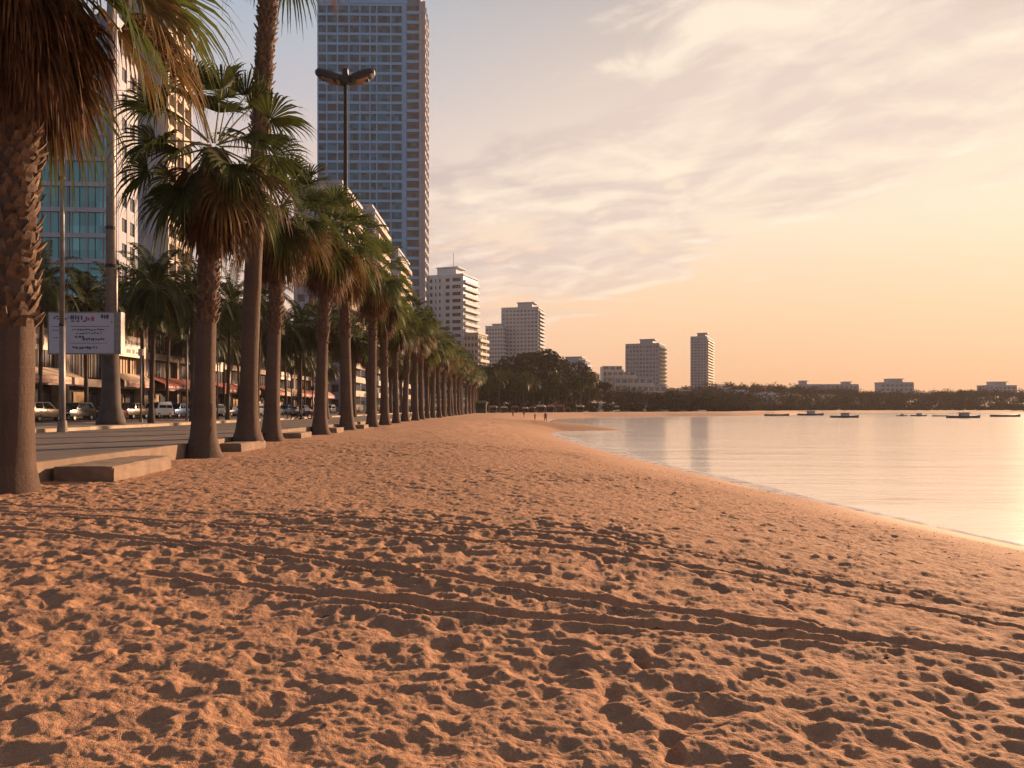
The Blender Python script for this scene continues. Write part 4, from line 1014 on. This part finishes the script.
make_bike('dark motorbike at the kerb between the fourth and fifth palms, nearer one', (-22.0, 77, PZ), 1.2)
make_bike('dark motorbike at the kerb between the fourth and fifth palms, farther one', (-22.0, 80.5, PZ), 1.4)

# ------------------------------------------------------------------ poles, sign, floodlight
def pole_thin():
    t = thing('lamp_post', 'thin grey light pole standing in front of the white notice board', 'lamp post', (-21.9, 37.0, PZ))
    b = MB(); b.tube([(0, 0, 0), (0, 0, 5.2)], [.15, .135], 14); b.tube([(0, 0, 5.15), (0, 0, 17)], [.115, .085], 12); b.build('pole', M['metal'], t, True)
    b = MB(); b.tube([(0, 0, -.05), (0, 0, .55)], [.24, .20], 14); b.build('base_collar', M['concrete_dark'], t)
    b = MB()
    for z in (5.15, 12.3, 13.2): b.tube([(0, 0, z), (0, 0, z + .12)], .14, 12)
    b.build('clamp', M['metal_dark'], t)
    b = MB(); b.tube([(0, 0, 16.9), (0.3, 0, 17.6), (1.8, 0, 18.0)], .05, 8); a = b.build('lamp_arm', M['metal'], t)
    b = MB(); b.loft([[(x, s_ * w_, z) for s_, z in ((-1, 17.95), (1, 17.95), (.7, 18.12), (-.7, 18.12))] for x, w_ in ((1.7, .08), (2.0, .16), (2.6, .12))]); b.build('lamp_head', M['metal_dark'], a)
pole_thin()
def pole_thick():
    d = 46.0; x = X_at(111, d); zt = Z_at(-30, d)
    t = thing('monopole', 'thick tapering grey pole with broad dark base right of the notice board', 'pole', (x, d, PZ + .15))
    b = MB(); b.tube([(0, 0, 0), (0, 0, .3), (0, 0, 1.1), (0, 0, 4.4)], [.84, .80, .56, .44], 20); b.build('base_cone', M['shadebase'], t, True)
    b = MB(); b.tube([(0, 0, 4.35), (0, 0, zt)], [.31, .22], 18); b.build('pole', M['metal'], t, True)
    b = MB(); b.tube([(0, 0, 9.5), (0, 0, 9.7)], .32, 18); b.tube([(0, 0, 11.8), (0, 0, 12.0)], .31, 18); b.build('pole_band', M['metal_dark'], t)
    b = MB(); b.box(.26, .38, -.06, .06, 1.0, 9.4); b.build('cable_duct', M['metal'], t)
pole_thick()
def notice():
    d = 45.2; k = d / F; x0, x1 = X_at(49, d), X_at(114, d); z0, z1 = Z_at(353, d), Z_at(313, d); w = x1 - x0; h = z1 - z0
    t = thing('notice_board', 'white notice board with rows of print mounted on the thick pole', 'sign', (x0, d, z0))
    b = MB(); b.box(0, w, 0, .10, 0, h); b.build('panel', M['signwhite'], t)
    b = MB(); b.box(-.06, w + .06, -.02, .13, -.08, -.001); b.box(-.06, w + .06, -.02, .13, h + .001, h + .07); b.box(-.07, -.001, -.015, .125, 0, h); b.box(w + .001, w + .42, -.015, .45, -.05, h + .06); b.build('frame', M['metal'], t)
    o, u, n = ((0, 0, 0), (1, 0, 0), (0, -1, 0)); rnd = random.Random(3)
    b = MB()
    def bar(x, zt, ww, hh): b.obox(o, u, n, x * w, (x + ww) * w, .003, .012, (1 - zt - hh) * h, (1 - zt) * h)
    for a in (.33, .36, .40, .44, .49): bar(a, .06 + .01 * (a > .4), .025, .10)
    for a in (.34, .42, .52): bar(a, .19, .05, .03)
    bar(.80, .04, .035, .09); bar(.845, .05, .025, .09); bar(.88, .04, .04, .10); bar(.07, .10, .03, .05); bar(.10, .07, .05, .03); bar(.12, .13, .04, .03)
    b.build('printed_header', M['inkdark'], t)
    b = MB()
    for a, c in ((.56, .03), (.65, .045), (.955, .02)): bar(a, .09 if a < .9 else .2, c, .11 if a < .9 else .05)
    b.build('printed_emblem', M['inkred'], t)
    b = MB(); bar(.24, .12, .03, .05); bar(.29, .10, .02, .03); bar(.60, .12, .025, .07); b.build('printed_mark', M['inkblue'], t)
    b = MB()
    for (zt, a, c, th) in ((.33, .33, .93, .012), (.33, .03, .22, .012), (.75, .33, .9, .010)): bar(a, zt, c - a, th)
    for (zt, a, c, hh) in ((.39, .36, .85, .045), (.48, .42, .80, .03), (.56, .40, .54, .07), (.62, .52, .86, .07), (.42, .05, .2, .03), (.60, .06, .2, .02), (.83, .36, .75, .06)):
        q = a
        while q < c:
            e = rnd.uniform(.012, .04); bar(q, zt + rnd.uniform(0, .02), e, hh * rnd.uniform(.5, 1)); q += e + rnd.uniform(.006, .02)
    b.build('printed_lines', M['inkdark'], t)
notice()
def flood():
    d = 62.0; x = X_at(345.5, d); zt = Z_at(84, d)
    t = thing('floodlight_mast', 'tall floodlight mast with two dark lamp clusters in front of the blue tower', 'light mast', (x, d, PZ))
    b = MB(); b.tube([(0, 0, -.9), (0, 0, zt)], [.24, .15], 12); b.build('mast', M['metal_dark'], t, True)
    b = MB(); b.box(-.22, .22, -.25, .25, zt - .4, zt + .75); b.tube([(-1.9, 0, zt - .1), (1.9, 0, zt - .1)], .09, 8); b.build('crossarm', M['metal_dark'], t)
    for s_ in (-1, 1):
        for (cx, cy, tilt) in ((1.40, -.1, .30), (1.0, .4, .22)):
            b = MB(); rings = []
            for f, hw, th in ((-.95, .24, .16), (-.75, .46, .42), (.1, .52, .46), (.75, .44, .40), (1.0, .22, .20)):
                rings.append([(s_ * (cx + f), cy + a * hw * 1.1, zt + .12 + f * tilt + c * th) for a, c in ((-1, -.5), (-1, .5), (-.5, 1), (.5, 1), (1, .5), (1, -.5), (.5, -.7), (-.5, -.7))])
            lm = MB().loft(rings).build('lamp_housing', M['metal_dark'], t)
            b = MB(); b.add([(s_ * (cx - .45), cy - .42, zt - .22 - .45 * tilt), (s_ * (cx + .45), cy - .42, zt - .22 + .45 * tilt), (s_ * (cx + .45), cy + .3, zt - .22 + .45 * tilt), (s_ * (cx - .45), cy + .3, zt - .22 - .45 * tilt),
                             (s_ * (cx - .45), cy - .42, zt - .05 - .45 * tilt), (s_ * (cx + .45), cy - .42, zt - .05 + .45 * tilt), (s_ * (cx + .45), cy + .3, zt - .05 + .45 * tilt), (s_ * (cx - .45), cy + .3, zt - .05 - .45 * tilt)],
                            [(3, 2, 1, 0), (4, 5, 6, 7), (0, 1, 5, 4), (1, 2, 6, 5), (2, 3, 7, 6), (3, 0, 4, 7)]); b.build('lens', M['lampglass'], lm)
flood()
# small street posts on the kerb strip
for i, (px, d, top, lab) in enumerate([(141, 62, 352, 'slim signpost with small box on top left of the second palm'), (187, 60, 330, 'slim grey street post just left of the second palm trunk'), (217.5, 74, 338, 'slim street post seen just right of the second palm trunk'), (291, 92, 372, 'leaning sunlit street post between the fourth and fifth palms'), (313, 100, 388, 'short pale street post left of the fifth palm trunk')]):
    x = X_at(px, d); zt = Z_at(top, d)
    t = thing('street_post', lab, 'post', (x, d, PZ), 0, 'slim posts by the road')
    b = MB(); b.tube([(0, 0, 0), (.1 if i == 3 else 0, 0, zt - PZ)], .075, 8); b.build('post', M['metal'], t, True)
    b = MB(); b.box(-.18, .18, -.1, .1, zt - PZ - .3, zt - PZ + .25); b.build('post_box', M['signcream'] if i == 0 else M['metal_dark'], t)
    b = MB(); b.tube([(0, 0, 0), (0, 0, .3)], .15, 10); b.build('base_collar', M['concrete_dark'], t)

# ------------------------------------------------------------------ concrete steps at the promenade edge
def step_block(label, P, ztop, z0, rz=0.0):
    """an uneven slab; P four ground corners"""
    bm = bmesh.new(); vs = [bm.verts.new((x, y, z0)) for x, y in P] + [bm.verts.new((x, y, ztop)) for x, y in P]
    for f in ((3, 2, 1, 0), (4, 5, 6, 7), (0, 1, 5, 4), (1, 2, 6, 5), (2, 3, 7, 6), (3, 0, 4, 7)): bm.faces.new([vs[i] for i in f])
    bmesh.ops.recalc_face_normals(bm, faces=bm.faces); bmesh.ops.bevel(bm, geom=list(bm.edges), offset=.03, segments=2, affect='EDGES')
    bmesh.ops.subdivide_edges(bm, edges=[e for e in bm.edges if e.calc_length() > .3], cuts=14, use_grid_fill=True)
    for v in bm.verts:
        k = .03 * float(fbm(np.array([v.co.x * 3.1 + v.co.z * 5]), np.array([v.co.y * 3.1 - v.co.z * 4]), 4, 91)[0]); v.co += Vector((k, -k * .6, k * .7))
    me = bpy.data.meshes.new('concrete_step'); bm.to_mesh(me); bm.free(); me.materials.append(M['concrete'])
    return tag(obj('concrete_step', me), label, 'step', 'concrete steps from promenade to sand')
step_block('large sunlit concrete step between the massive near palm and second palm', [(-9.98, 16.5), (-8.65, 16.5), (-9.05, 20.2), (-10.1, 20.2)], 0.33, -.4)
step_block('broken concrete step at the foot of the tallest palm', [(-10.75, 27.9), (-9.95, 27.9), (-9.9, 30.6), (-10.95, 30.6)], 0.30, -.4)
step_block('concrete step between the fourth and fifth palms of the sand edge row', [(-12.2, 40.0), (-11.1, 40.0), (-11.2, 42.5), (-12.25, 42.5)], 0.28, -.4)
step_block('concrete step between the fifth and sixth palms of the sand edge row', [(-12.55, 49.0), (-11.3, 49.0), (-11.4, 51.5), (-12.5, 51.5)], 0.30, -.4)
step_block('concrete step between the sixth and seventh palms of the sand edge row', [(-12.6, 58.0), (-11.3, 58.0), (-11.4, 60.4), (-12.6, 60.4)], 0.30, -.4)

# ------------------------------------------------------------------ far beach: kiosk, stalls, people, boats
def kiosk():
    d = 242.0; x = X_at(479.5, d)
    t = thing('beach_kiosk', 'dark green kiosk with lime roof at the far end of the palm row', 'kiosk', (x, d, -.02))
    b = MB(); b.box(-2.1, 2.1, 0, 3, 0, .9); b.box(-2.1, -1.9, 0.01, 2.99, .9, 3.2); b.box(1.9, 2.1, .01, 2.99, .9, 3.2); b.box(-1.9, 1.9, 2.8, 2.98, .9, 3.2); b.build('wall', M['green'], t)
    b = MB(); b.loft([[(-2.7, -.7, 3.2), (2.7, -.7, 3.2), (2.7, 3.6, 3.2), (-2.7, 3.6, 3.2)], [(-1.9, .5, 4.0), (1.9, .5, 4.0), (1.9, 2.4, 4.0), (-1.9, 2.4, 4.0)]]); b.build('roof', M['limeroof'], t)
    b = MB(); b.box(-2.2, 2.2, -.35, .05, .902, 1.0); b.build('counter', M['concrete_dark'], t)
kiosk()
def make_stall(mat, label, loc, rz):
    t = thing('beach_stall', label, 'stall', loc, rz, 'stalls along the far beach')
    b = MB(); b.loft([[(-2.0, -1.5, 2.5), (2.0, -1.5, 2.5), (2.0, 1.5, 2.5), (-2.0, 1.5, 2.5)], [(-2.02, -1.52, 2.9), (2.02, -1.52, 2.9), (2.02, 1.52, 2.9), (-2.02, 1.52, 2.9)], [(-1.2, -.1, 3.5), (1.2, -.1, 3.5), (1.2, .1, 3.5), (-1.2, .1, 3.5)]]); b.build('canopy', mat, t)
    for sx in (-1, 1):
        for sy in (-1, 1): b = MB(); b.tube([(sx * 1.8, sy * 1.3, -.2), (sx * 1.8, sy * 1.3, 2.52)], .05, 6); b.build('post', M['metal'], t)
    b = MB(); b.box(-1.5, 1.5, -.9, -.3, 0.72, .85); b.box(-1.4, 1.4, -.8, -.4, 0, .72); b.build('table', M['cloth_dark'], t)
    q = rng.uniform(.5, .8); t.scale = (q, q, q * 1.05)
    return t
sm = [M['awning_red'], M['awning_cream'], M['awning_red'], M['awning_pink'], M['awning_cream']]
st = [(493, 252, 3), (504, 258, 1), (515, 262, 0), (525, 264, 1), (532, 266, 2), (541, 270, 1), (550, 274, 3), (560, 280, 0), (568, 286, 2), (580, 296, 1), (592, 306, 1), (606, 318, 3), (616, 328, 1), (632, 340, 1), (647, 352, 1), (662, 366, 1)]
for i, (px, d, k) in enumerate(st):
    x = X_at(px, d); nm = {0: 'red', 1: 'cream', 2: 'red', 3: 'faded pink', 4: 'cream'}[k]
    make_stall(sm[k], f'small {nm} canopied stall under the grove, {ORD[i]} from the left', (x, d, sand_z(x, d)), rng.uniform(-.2, .2))
proto = make_car('van', 'silver', 'silver van parked on the far bay shore under the trees', (X_at(640, 372), 372, 0.0), 1.4)
proto['group'] = 'vehicles on the far bay shore'
kp = kids_of(proto)
for i in range(14):
    px = 600 + i * 12 + rng.uniform(-4, 4); d = np.interp(px, [590, 640, 700, 770], [326, 372, 430, 505]) + rng.uniform(-4, 10); x = X_at(px, d)
    dup(proto, kp, (x, d, max(sand_z(x, d), hz1(x, d))), rng.uniform(1.2, 1.9))

def make_person(label, loc, rz, top, trous, stride=0.12, h=1.7):
    t = thing('person', label, 'person', loc, rz, 'people on the far beach'); s_ = h / 1.7
    V = [(0, 0, .95), (0, 0, 1.15), (0, 0.01, 1.38), (0, 0, 1.47), (0, .01, 1.55), (0, .02, 1.66),
         (-.10, 0, .90), (-.11, stride, .50), (-.11, stride * .8, .08), (-.11, stride * .8 + .14, .03),
         (.10, 0, .90), (.11, -stride * .6, .50), (.11, -stride * 1.6, .09), (.11, -stride * 1.6 + .13, .03),
         (-.19, 0, 1.38), (-.24, -.03, 1.12), (-.23, .04, .88), (-.22, .07, .80), (.19, 0, 1.38), (.24, .03, 1.12), (.23, .10, .88), (.22, .13, .80)]
    E = [(0, 1), (1, 2), (2, 3), (3, 4), (4, 5), (0, 6), (6, 7), (7, 8), (8, 9), (0, 10), (10, 11), (11, 12), (12, 13), (2, 14), (14, 15), (15, 16), (16, 17), (2, 18), (18, 19), (19, 20), (20, 21)]
    rad = [.14, .13, .15, .06, .09, .085, .095, .065, .045, .035, .095, .065, .045, .035, .06, .045, .034, .035, .06, .045, .034, .035]
    me = bpy.data.meshes.new('body'); me.from_pydata([Vector(v) * s_ for v in V], E, []); o = obj('body', me, t)
    mod = o.modifiers.new('Skin', 'SKIN'); me.skin_vertices[0].data[0].use_root = True
    for i, r_ in enumerate(rad): me.skin_vertices[0].data[i].radius = (r_ * s_, r_ * s_ * (.72 if i < 3 else 1))
    o.modifiers.new('Sub', 'SUBSURF').levels = 1
    bpy.context.view_layer.update(); dg = bpy.context.evaluated_depsgraph_get(); m2 = bpy.data.meshes.new_from_object(o.evaluated_get(dg))
    o.modifiers.clear(); o.data = m2; m2.materials.clear()
    for m_ in (M['skin'], top, trous, M['hair']): m2.materials.append(m_)
    for p in m2.polygons:
        c = p.center / s_; p.material_index = 2 if c.z < .98 and abs(c.x) < .2 and c.z > .1 else 1 if .98 <= c.z < 1.42 and not (abs(c.x) > .2 and c.z < 1.1) else 3 if c.z > 1.64 or (c.z > 1.52 and c.y < -.02) else 0
        p.use_smooth = True
    return t
for px, d, top, tr, lab, st_ in [(535, 138, M['cloth_blue'], M['cloth_dark'], 'person in dark blue standing on the far beach under the stalls', .05), (545.5, 118, M['cloth_red'], M['cloth_dark'], 'person in maroon top walking near the far water edge', .16), (513, 178, M['cloth_dark'], M['cloth_dark'], 'leftmost person in black standing on the far beach', .05), (524, 184, M['cloth_dark'], M['cloth_blue'], 'person in black top and blue trousers between two others on far beach', .10)]:
    x = X_at(px, d); make_person(lab, (x, d, sand_z(x, d) - .02), rng.uniform(0, 6), top, tr, st_)

def make_boat(label, px, d, L, kind, rz=0.0):
    x = X_at(px, d); t = thing('moored_boat', label, 'boat', (x, d, SEA_Z), rz, 'boats moored in the bay')
    B_ = L * .14; rings = []
    for f, w_, sh in ((-.5, .75, .95), (-.3, .95, .85), (0, 1, .8), (.25, .85, .9), (.42, .45, 1.1), (.5, .06, 1.3)):
        y = f * L; hh = sh * L * .075
        rings.append([(y, -B_ * w_, hh), (y, -B_ * w_ * .8, -.15), (y, 0, -.4), (y, B_ * w_ * .8, -.15), (y, B_ * w_, hh)])
    MB().loft(rings).build('hull', M['hull'], t)
    dk = L * .06; b = MB(); b.box(-.45 * L, .3 * L, -B_ * .8, B_ * .8, dk - .02, dk + .05); b.build('deck', M['deck'], t)
    if kind in ('cabin', 'barge'):
        b = MB(); b.box(-.12 * L, .12 * L, -B_ * .6, B_ * .6, dk + .053, dk + L * .10); c = b.build('cabin', M['hazewall'], t)
        b = MB(); b.box(-.15 * L, .15 * L, -B_ * .7, B_ * .7, dk + L * .10 + .002, dk + L * .112); b.build('roof', M['hull'], c)
        for q in (-.07, .0, .07): b = MB(); b.box(q * L - .02 * L, q * L + .02 * L, -B_ * .6 - .03, -B_ * .6 - .002, dk + L * .05, dk + L * .085); b.build('window', M['glass_dark'], c)
        b = MB(); b.tube([(0, 0, dk + L * .11), (0, 0, dk + L * .2)], .05, 6); b.build('mast', M['metal_dark'], t)
    if kind in ('barge', 'canopy'):
        b = MB(); b.box(-.42 * L, -.16 * L, -B_ * .75, B_ * .75, dk + L * .085, dk + L * .095); cn = b.build('canopy', M['hazewall'], t)
        for qx in (-.40, -.18):
            for qy in (-1, 1): b = MB(); b.tube([(qx * L, qy * B_ * .7, dk + .05), (qx * L, qy * B_ * .7, dk + L * .085)], .04, 6); b.build('canopy_post', M['metal_dark'], cn)
boats = [('dark boat with small cabin, second from the left of nearer boats', 845, 254, 9.2, 'cabin', 0), ('largest dark barge with cabin and canopy near the right side of the bay', 964, 246, 10.5, 'barge', 0), ('long low boat leftmost in the bay off the far shore', 777, 312, 10, 'canopy', 0), ('long low boat with cabin beside the leftmost one', 811, 330, 11.5, 'barge', .1), ('tiny boat just left of the three middle boats', 902, 300, 4.4, 'cabin', 0), ('small cabin boat in the middle of the moored line', 919, 300, 6.6, 'cabin', 0.1), ('small canopied boat touching the largest barge on its left', 940, 292, 5.6, 'canopy', 0), ('flat low pontoon boat at the right edge of the photo', 1006, 278, 10.5, 'flat', 0)]
for lab, px, d, L, k, rz in boats: make_boat(lab, px, d, L, k, rz)

# tide litter on the dry sand
def litter():
    rnd = random.Random(9); b = MB()
    for i in range(900):
        y = rnd.uniform(4.5, 60); x = rnd.uniform(-9.5, 8) if y < 40 else rnd.uniform(-11, 5)
        z = sand_z(x, y) + .02; a = rnd.uniform(0, 6.28); l = rnd.uniform(.01, .05); w_ = l * rnd.uniform(.15, .5)
        u = Vector((math.cos(a), math.sin(a), rnd.uniform(-.3, .3))) * l; v = Vector((-math.sin(a), math.cos(a), 0)) * w_; c = Vector((x, y, z)); k = Vector((0, 0, .012))
        b.add([c - u, c + v, c + u, c - v, c + k], [(0, 1, 4), (1, 2, 4), (2, 3, 4), (3, 0, 4)])
    for i in range(700):
        k = rnd.randrange(1, 9); (ax, ay), (bx, by) = SHORE[k], SHORE[k + 1]; t = rnd.random(); x = ax + (bx - ax) * t - rnd.gauss(4.1, .75); y = ay + (by - ay) * t
        z = sand_z(x, y) + .015; l = rnd.uniform(.008, .028); u = Vector((rnd.uniform(-.6, .6), rnd.uniform(.4, 1), 0)).normalized() * l; v = Vector((u.y, -u.x, 0)) * rnd.uniform(.2, .5); c = Vector((x, y, z))
        b.add([c - u, c + v, c + u, c - v, c + Vector((0, 0, .008))], [(0, 1, 4), (1, 2, 4), (2, 3, 4), (3, 0, 4)])
    o = b.build('beach_litter', M['litter']); struct(o, 'stuff'); tag(o, 'scattered twigs and bits of leaf on the trampled sand', 'litter')
litter()

# ------------------------------------------------------------------ haze
HAZE = 0.00014
if HAZE:
    b = MB(); b.box(-700, 1400, -90, 1600, -8, 250); m, nt, out = newmat('sea_haze')
    v = N(nt, 'ShaderNodeVolumePrincipled'); v.inputs['Color'].default_value = (0.90, 0.80, 0.74, 1); v.inputs['Density'].default_value = HAZE; v.inputs['Anisotropy'].default_value = 0.0
    lk(nt, v.outputs[0], out.inputs['Volume']); o = b.build('haze', m); struct(o, 'stuff'); tag(o, 'warm sea haze filling the bay', 'haze')

# ------------------------------------------------------------------ sky, sun, camera
def build_world():
    w = bpy.data.worlds.new('World'); SC.world = w; w.use_nodes = True; nt = w.node_tree; nt.nodes.clear()
    out = N(nt, 'ShaderNodeOutputWorld'); bg = N(nt, 'ShaderNodeBackground'); bg.inputs['Strength'].default_value = 0.1
    sky = N(nt, 'ShaderNodeTexSky', sky_type='NISHITA', sun_disc=False); sky.sun_elevation = R(SUN_EL); sky.sun_rotation = R(SUN_AZ)
    sky.air_density = 1.3; sky.dust_density = 3.0; sky.ozone_density = 1.5
    tc = N(nt, 'ShaderNodeTexCoord'); D = tc.outputs['Generated']
    sp = N(nt, 'ShaderNodeSeparateXYZ'); lk(nt, D, sp.inputs[0]); z = math_n(nt, 'MAXIMUM', sp.outputs['Z'], 0.0)
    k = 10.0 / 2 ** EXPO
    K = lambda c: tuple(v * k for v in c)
    # warm dusty air: colour by elevation, away from the sun and towards it
    def eramp(stops):
        n = nt.nodes.new('ShaderNodeValToRGB'); e = n.color_ramp.elements
        while len(e) < len(stops): e.new(.5)
        for el, (p, c) in zip(e, stops): el.position = p; el.color = (*c, 1)
        lk(nt, z, n.inputs[0]); return n.outputs[0]
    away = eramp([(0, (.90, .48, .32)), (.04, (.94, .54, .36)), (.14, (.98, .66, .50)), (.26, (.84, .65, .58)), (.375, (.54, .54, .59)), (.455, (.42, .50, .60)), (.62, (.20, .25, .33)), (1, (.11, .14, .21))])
    tow = eramp([(0, (.90, .48, .27)), (.04, (.95, .54, .31)), (.12, (1.0, .69, .43)), (.225, (1.0, .84, .64)), (.32, (.94, .79, .65)), (.395, (.80, .66, .56)), (.62, (.26, .27, .31)), (1, (.12, .15, .21))])
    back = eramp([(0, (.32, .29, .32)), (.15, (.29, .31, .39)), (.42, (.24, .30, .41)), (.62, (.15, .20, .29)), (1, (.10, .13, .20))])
    sd = Vector((math.sin(R(SUN_AZ)) * math.cos(R(SUN_EL)), math.cos(R(SUN_AZ)) * math.cos(R(SUN_EL)), math.sin(R(SUN_EL))))
    dp = N(nt, 'ShaderNodeVectorMath', operation='DOT_PRODUCT'); lk(nt, D, dp.inputs[0]); dp.inputs[1].default_value = sd
    cosg = dp.outputs['Value']
    near = ramp(nt, cosg, [(0.55, 0.0), (0.95, 1.0)], 'EASE')
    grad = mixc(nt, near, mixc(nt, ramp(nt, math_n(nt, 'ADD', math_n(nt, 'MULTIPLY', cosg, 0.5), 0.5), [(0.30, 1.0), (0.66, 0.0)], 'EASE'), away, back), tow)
    glow = math_n(nt, 'POWER', math_n(nt, 'MAXIMUM', cosg, 0.0), 26.0)
    # clouds on a flat layer overhead, streets running towards the upper right
    zz = math_n(nt, 'ADD', z, 0.10)
    cx = math_n(nt, 'DIVIDE', sp.outputs['X'], zz); cy = math_n(nt, 'DIVIDE', sp.outputs['Y'], zz)
    cb = N(nt, 'ShaderNodeCombineXYZ'); lk(nt, cx, cb.inputs[0]); lk(nt, cy, cb.inputs[1])
    # a bank of cloud lying across the bay
    yy = math_n(nt, 'MAXIMUM', sp.outputs['Y'], 0.2)
    t = math_n(nt, 'SUBTRACT', math_n(nt, 'DIVIDE', sp.outputs['Z'], yy), math_n(nt, 'MULTIPLY', math_n(nt, 'DIVIDE', sp.outputs['X'], yy), 0.40))
    bank = math_n(nt, 'SUBTRACT', ramp(nt, t, [(0.0, 0.30), (0.06, 0.42), (0.16, 0.60), (0.30, 0.62), (0.37, 0.52), (0.43, 0.36), (0.60, 0.20)], 'EASE'), 0.5)
    def dens_at(off):
        m0 = N(nt, 'ShaderNodeMapping'); m0.inputs['Rotation'].default_value = (0, 0, R(-138)); m0.inputs['Location'].default_value = off
        mp = N(nt, 'ShaderNodeMapping'); mp.inputs['Scale'].default_value = (0.85, 1.15, 1); mp.inputs['Location'].default_value = (3.1, 1.7, 0.0)
        lk(nt, cb.outputs[0], m0.inputs[0]); lk(nt, m0.outputs[0], mp.inputs[0])
        nb = noise(nt, mp.outputs[0], 1.5, 3, 0.5, 0.6); nf = noise(nt, mp.outputs[0], 4.2, 9, 0.60, 0.7)
        return math_n(nt, 'ADD', math_n(nt, 'ADD', math_n(nt, 'MULTIPLY', nb, 0.64), math_n(nt, 'MULTIPLY', nf, 0.36)), math_n(nt, 'MULTIPLY', bank, 0.75))
    dens = dens_at((0, 0, 0)); ds = dens_at((0.02, -0.10, 0))
    cov = ramp(nt, dens, [(0.46, 0.0), (0.56, 1.0)], 'EASE')
    cov = math_n(nt, 'MULTIPLY', cov, ramp(nt, z, [(0.05, 0.0), (0.18, 1.0)]))
    lit = math_n(nt, 'ADD', math_n(nt, 'MULTIPLY', math_n(nt, 'SUBTRACT', dens, ds), 6.0), 0.32, True)
    shade = mixc(nt, near, (.52, .46, .47), (.82, .67, .59)); bright = mixc(nt, near, (1.0, .83, .70), (1.05, .90, .72))
    body = mixc(nt, lit, shade, bright)
    col = mixc(nt, math_n(nt, 'MULTIPLY', cov, 0.92), grad, body)
    col = mixc(nt, math_n(nt, 'MULTIPLY', glow, 0.06), col, (1.08, .95, .78))
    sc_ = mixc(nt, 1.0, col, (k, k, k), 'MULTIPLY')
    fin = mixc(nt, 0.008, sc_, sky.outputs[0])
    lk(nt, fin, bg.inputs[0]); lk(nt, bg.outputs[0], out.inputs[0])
    return sd
CLOUD_OFF = (0.0, 0.0, 0.0)
sd = build_world()
su = bpy.data.lights.new('sun', 'SUN'); su.energy = 5.0; su.angle = R(2.0); su.color = (1.0, 0.62, 0.37)
so = bpy.data.objects.new('sun', su); COL.objects.link(so); so.rotation_euler = sd.to_track_quat('Z', 'Y').to_euler(); so.location = (60, 60, 80)
cam = bpy.data.cameras.new('camera'); cam.sensor_width = 36; cam.lens = 36 * F / 1024; cam.shift_y = (HZ - 384) / 1024; cam.clip_start = 0.1; cam.clip_end = 12000
co = bpy.data.objects.new('camera', cam); COL.objects.link(co); co.location = (0, 0, EYE); co.rotation_euler = (R(90), 0, 0); SC.camera = co
SC.view_settings.view_transform = 'Standard'; SC.view_settings.look = 'None'; SC.view_settings.exposure = EXPO; SC.view_settings.gamma = 1
cy = SC.cycles if hasattr(SC, 'cycles') else None
SC.render.engine = 'CYCLES'
SC.cycles.max_bounces = 6; SC.cycles.diffuse_bounces = 3; SC.cycles.glossy_bounces = 3; SC.cycles.transmission_bounces = 3; SC.cycles.transparent_max_bounces = 6; SC.cycles.volume_bounces = 0
SC.cycles.use_denoising = True; SC.cycles.use_adaptive_sampling = True; SC.cycles.adaptive_threshold = 0.015
SC.cycles.sample_clamp_indirect = 6
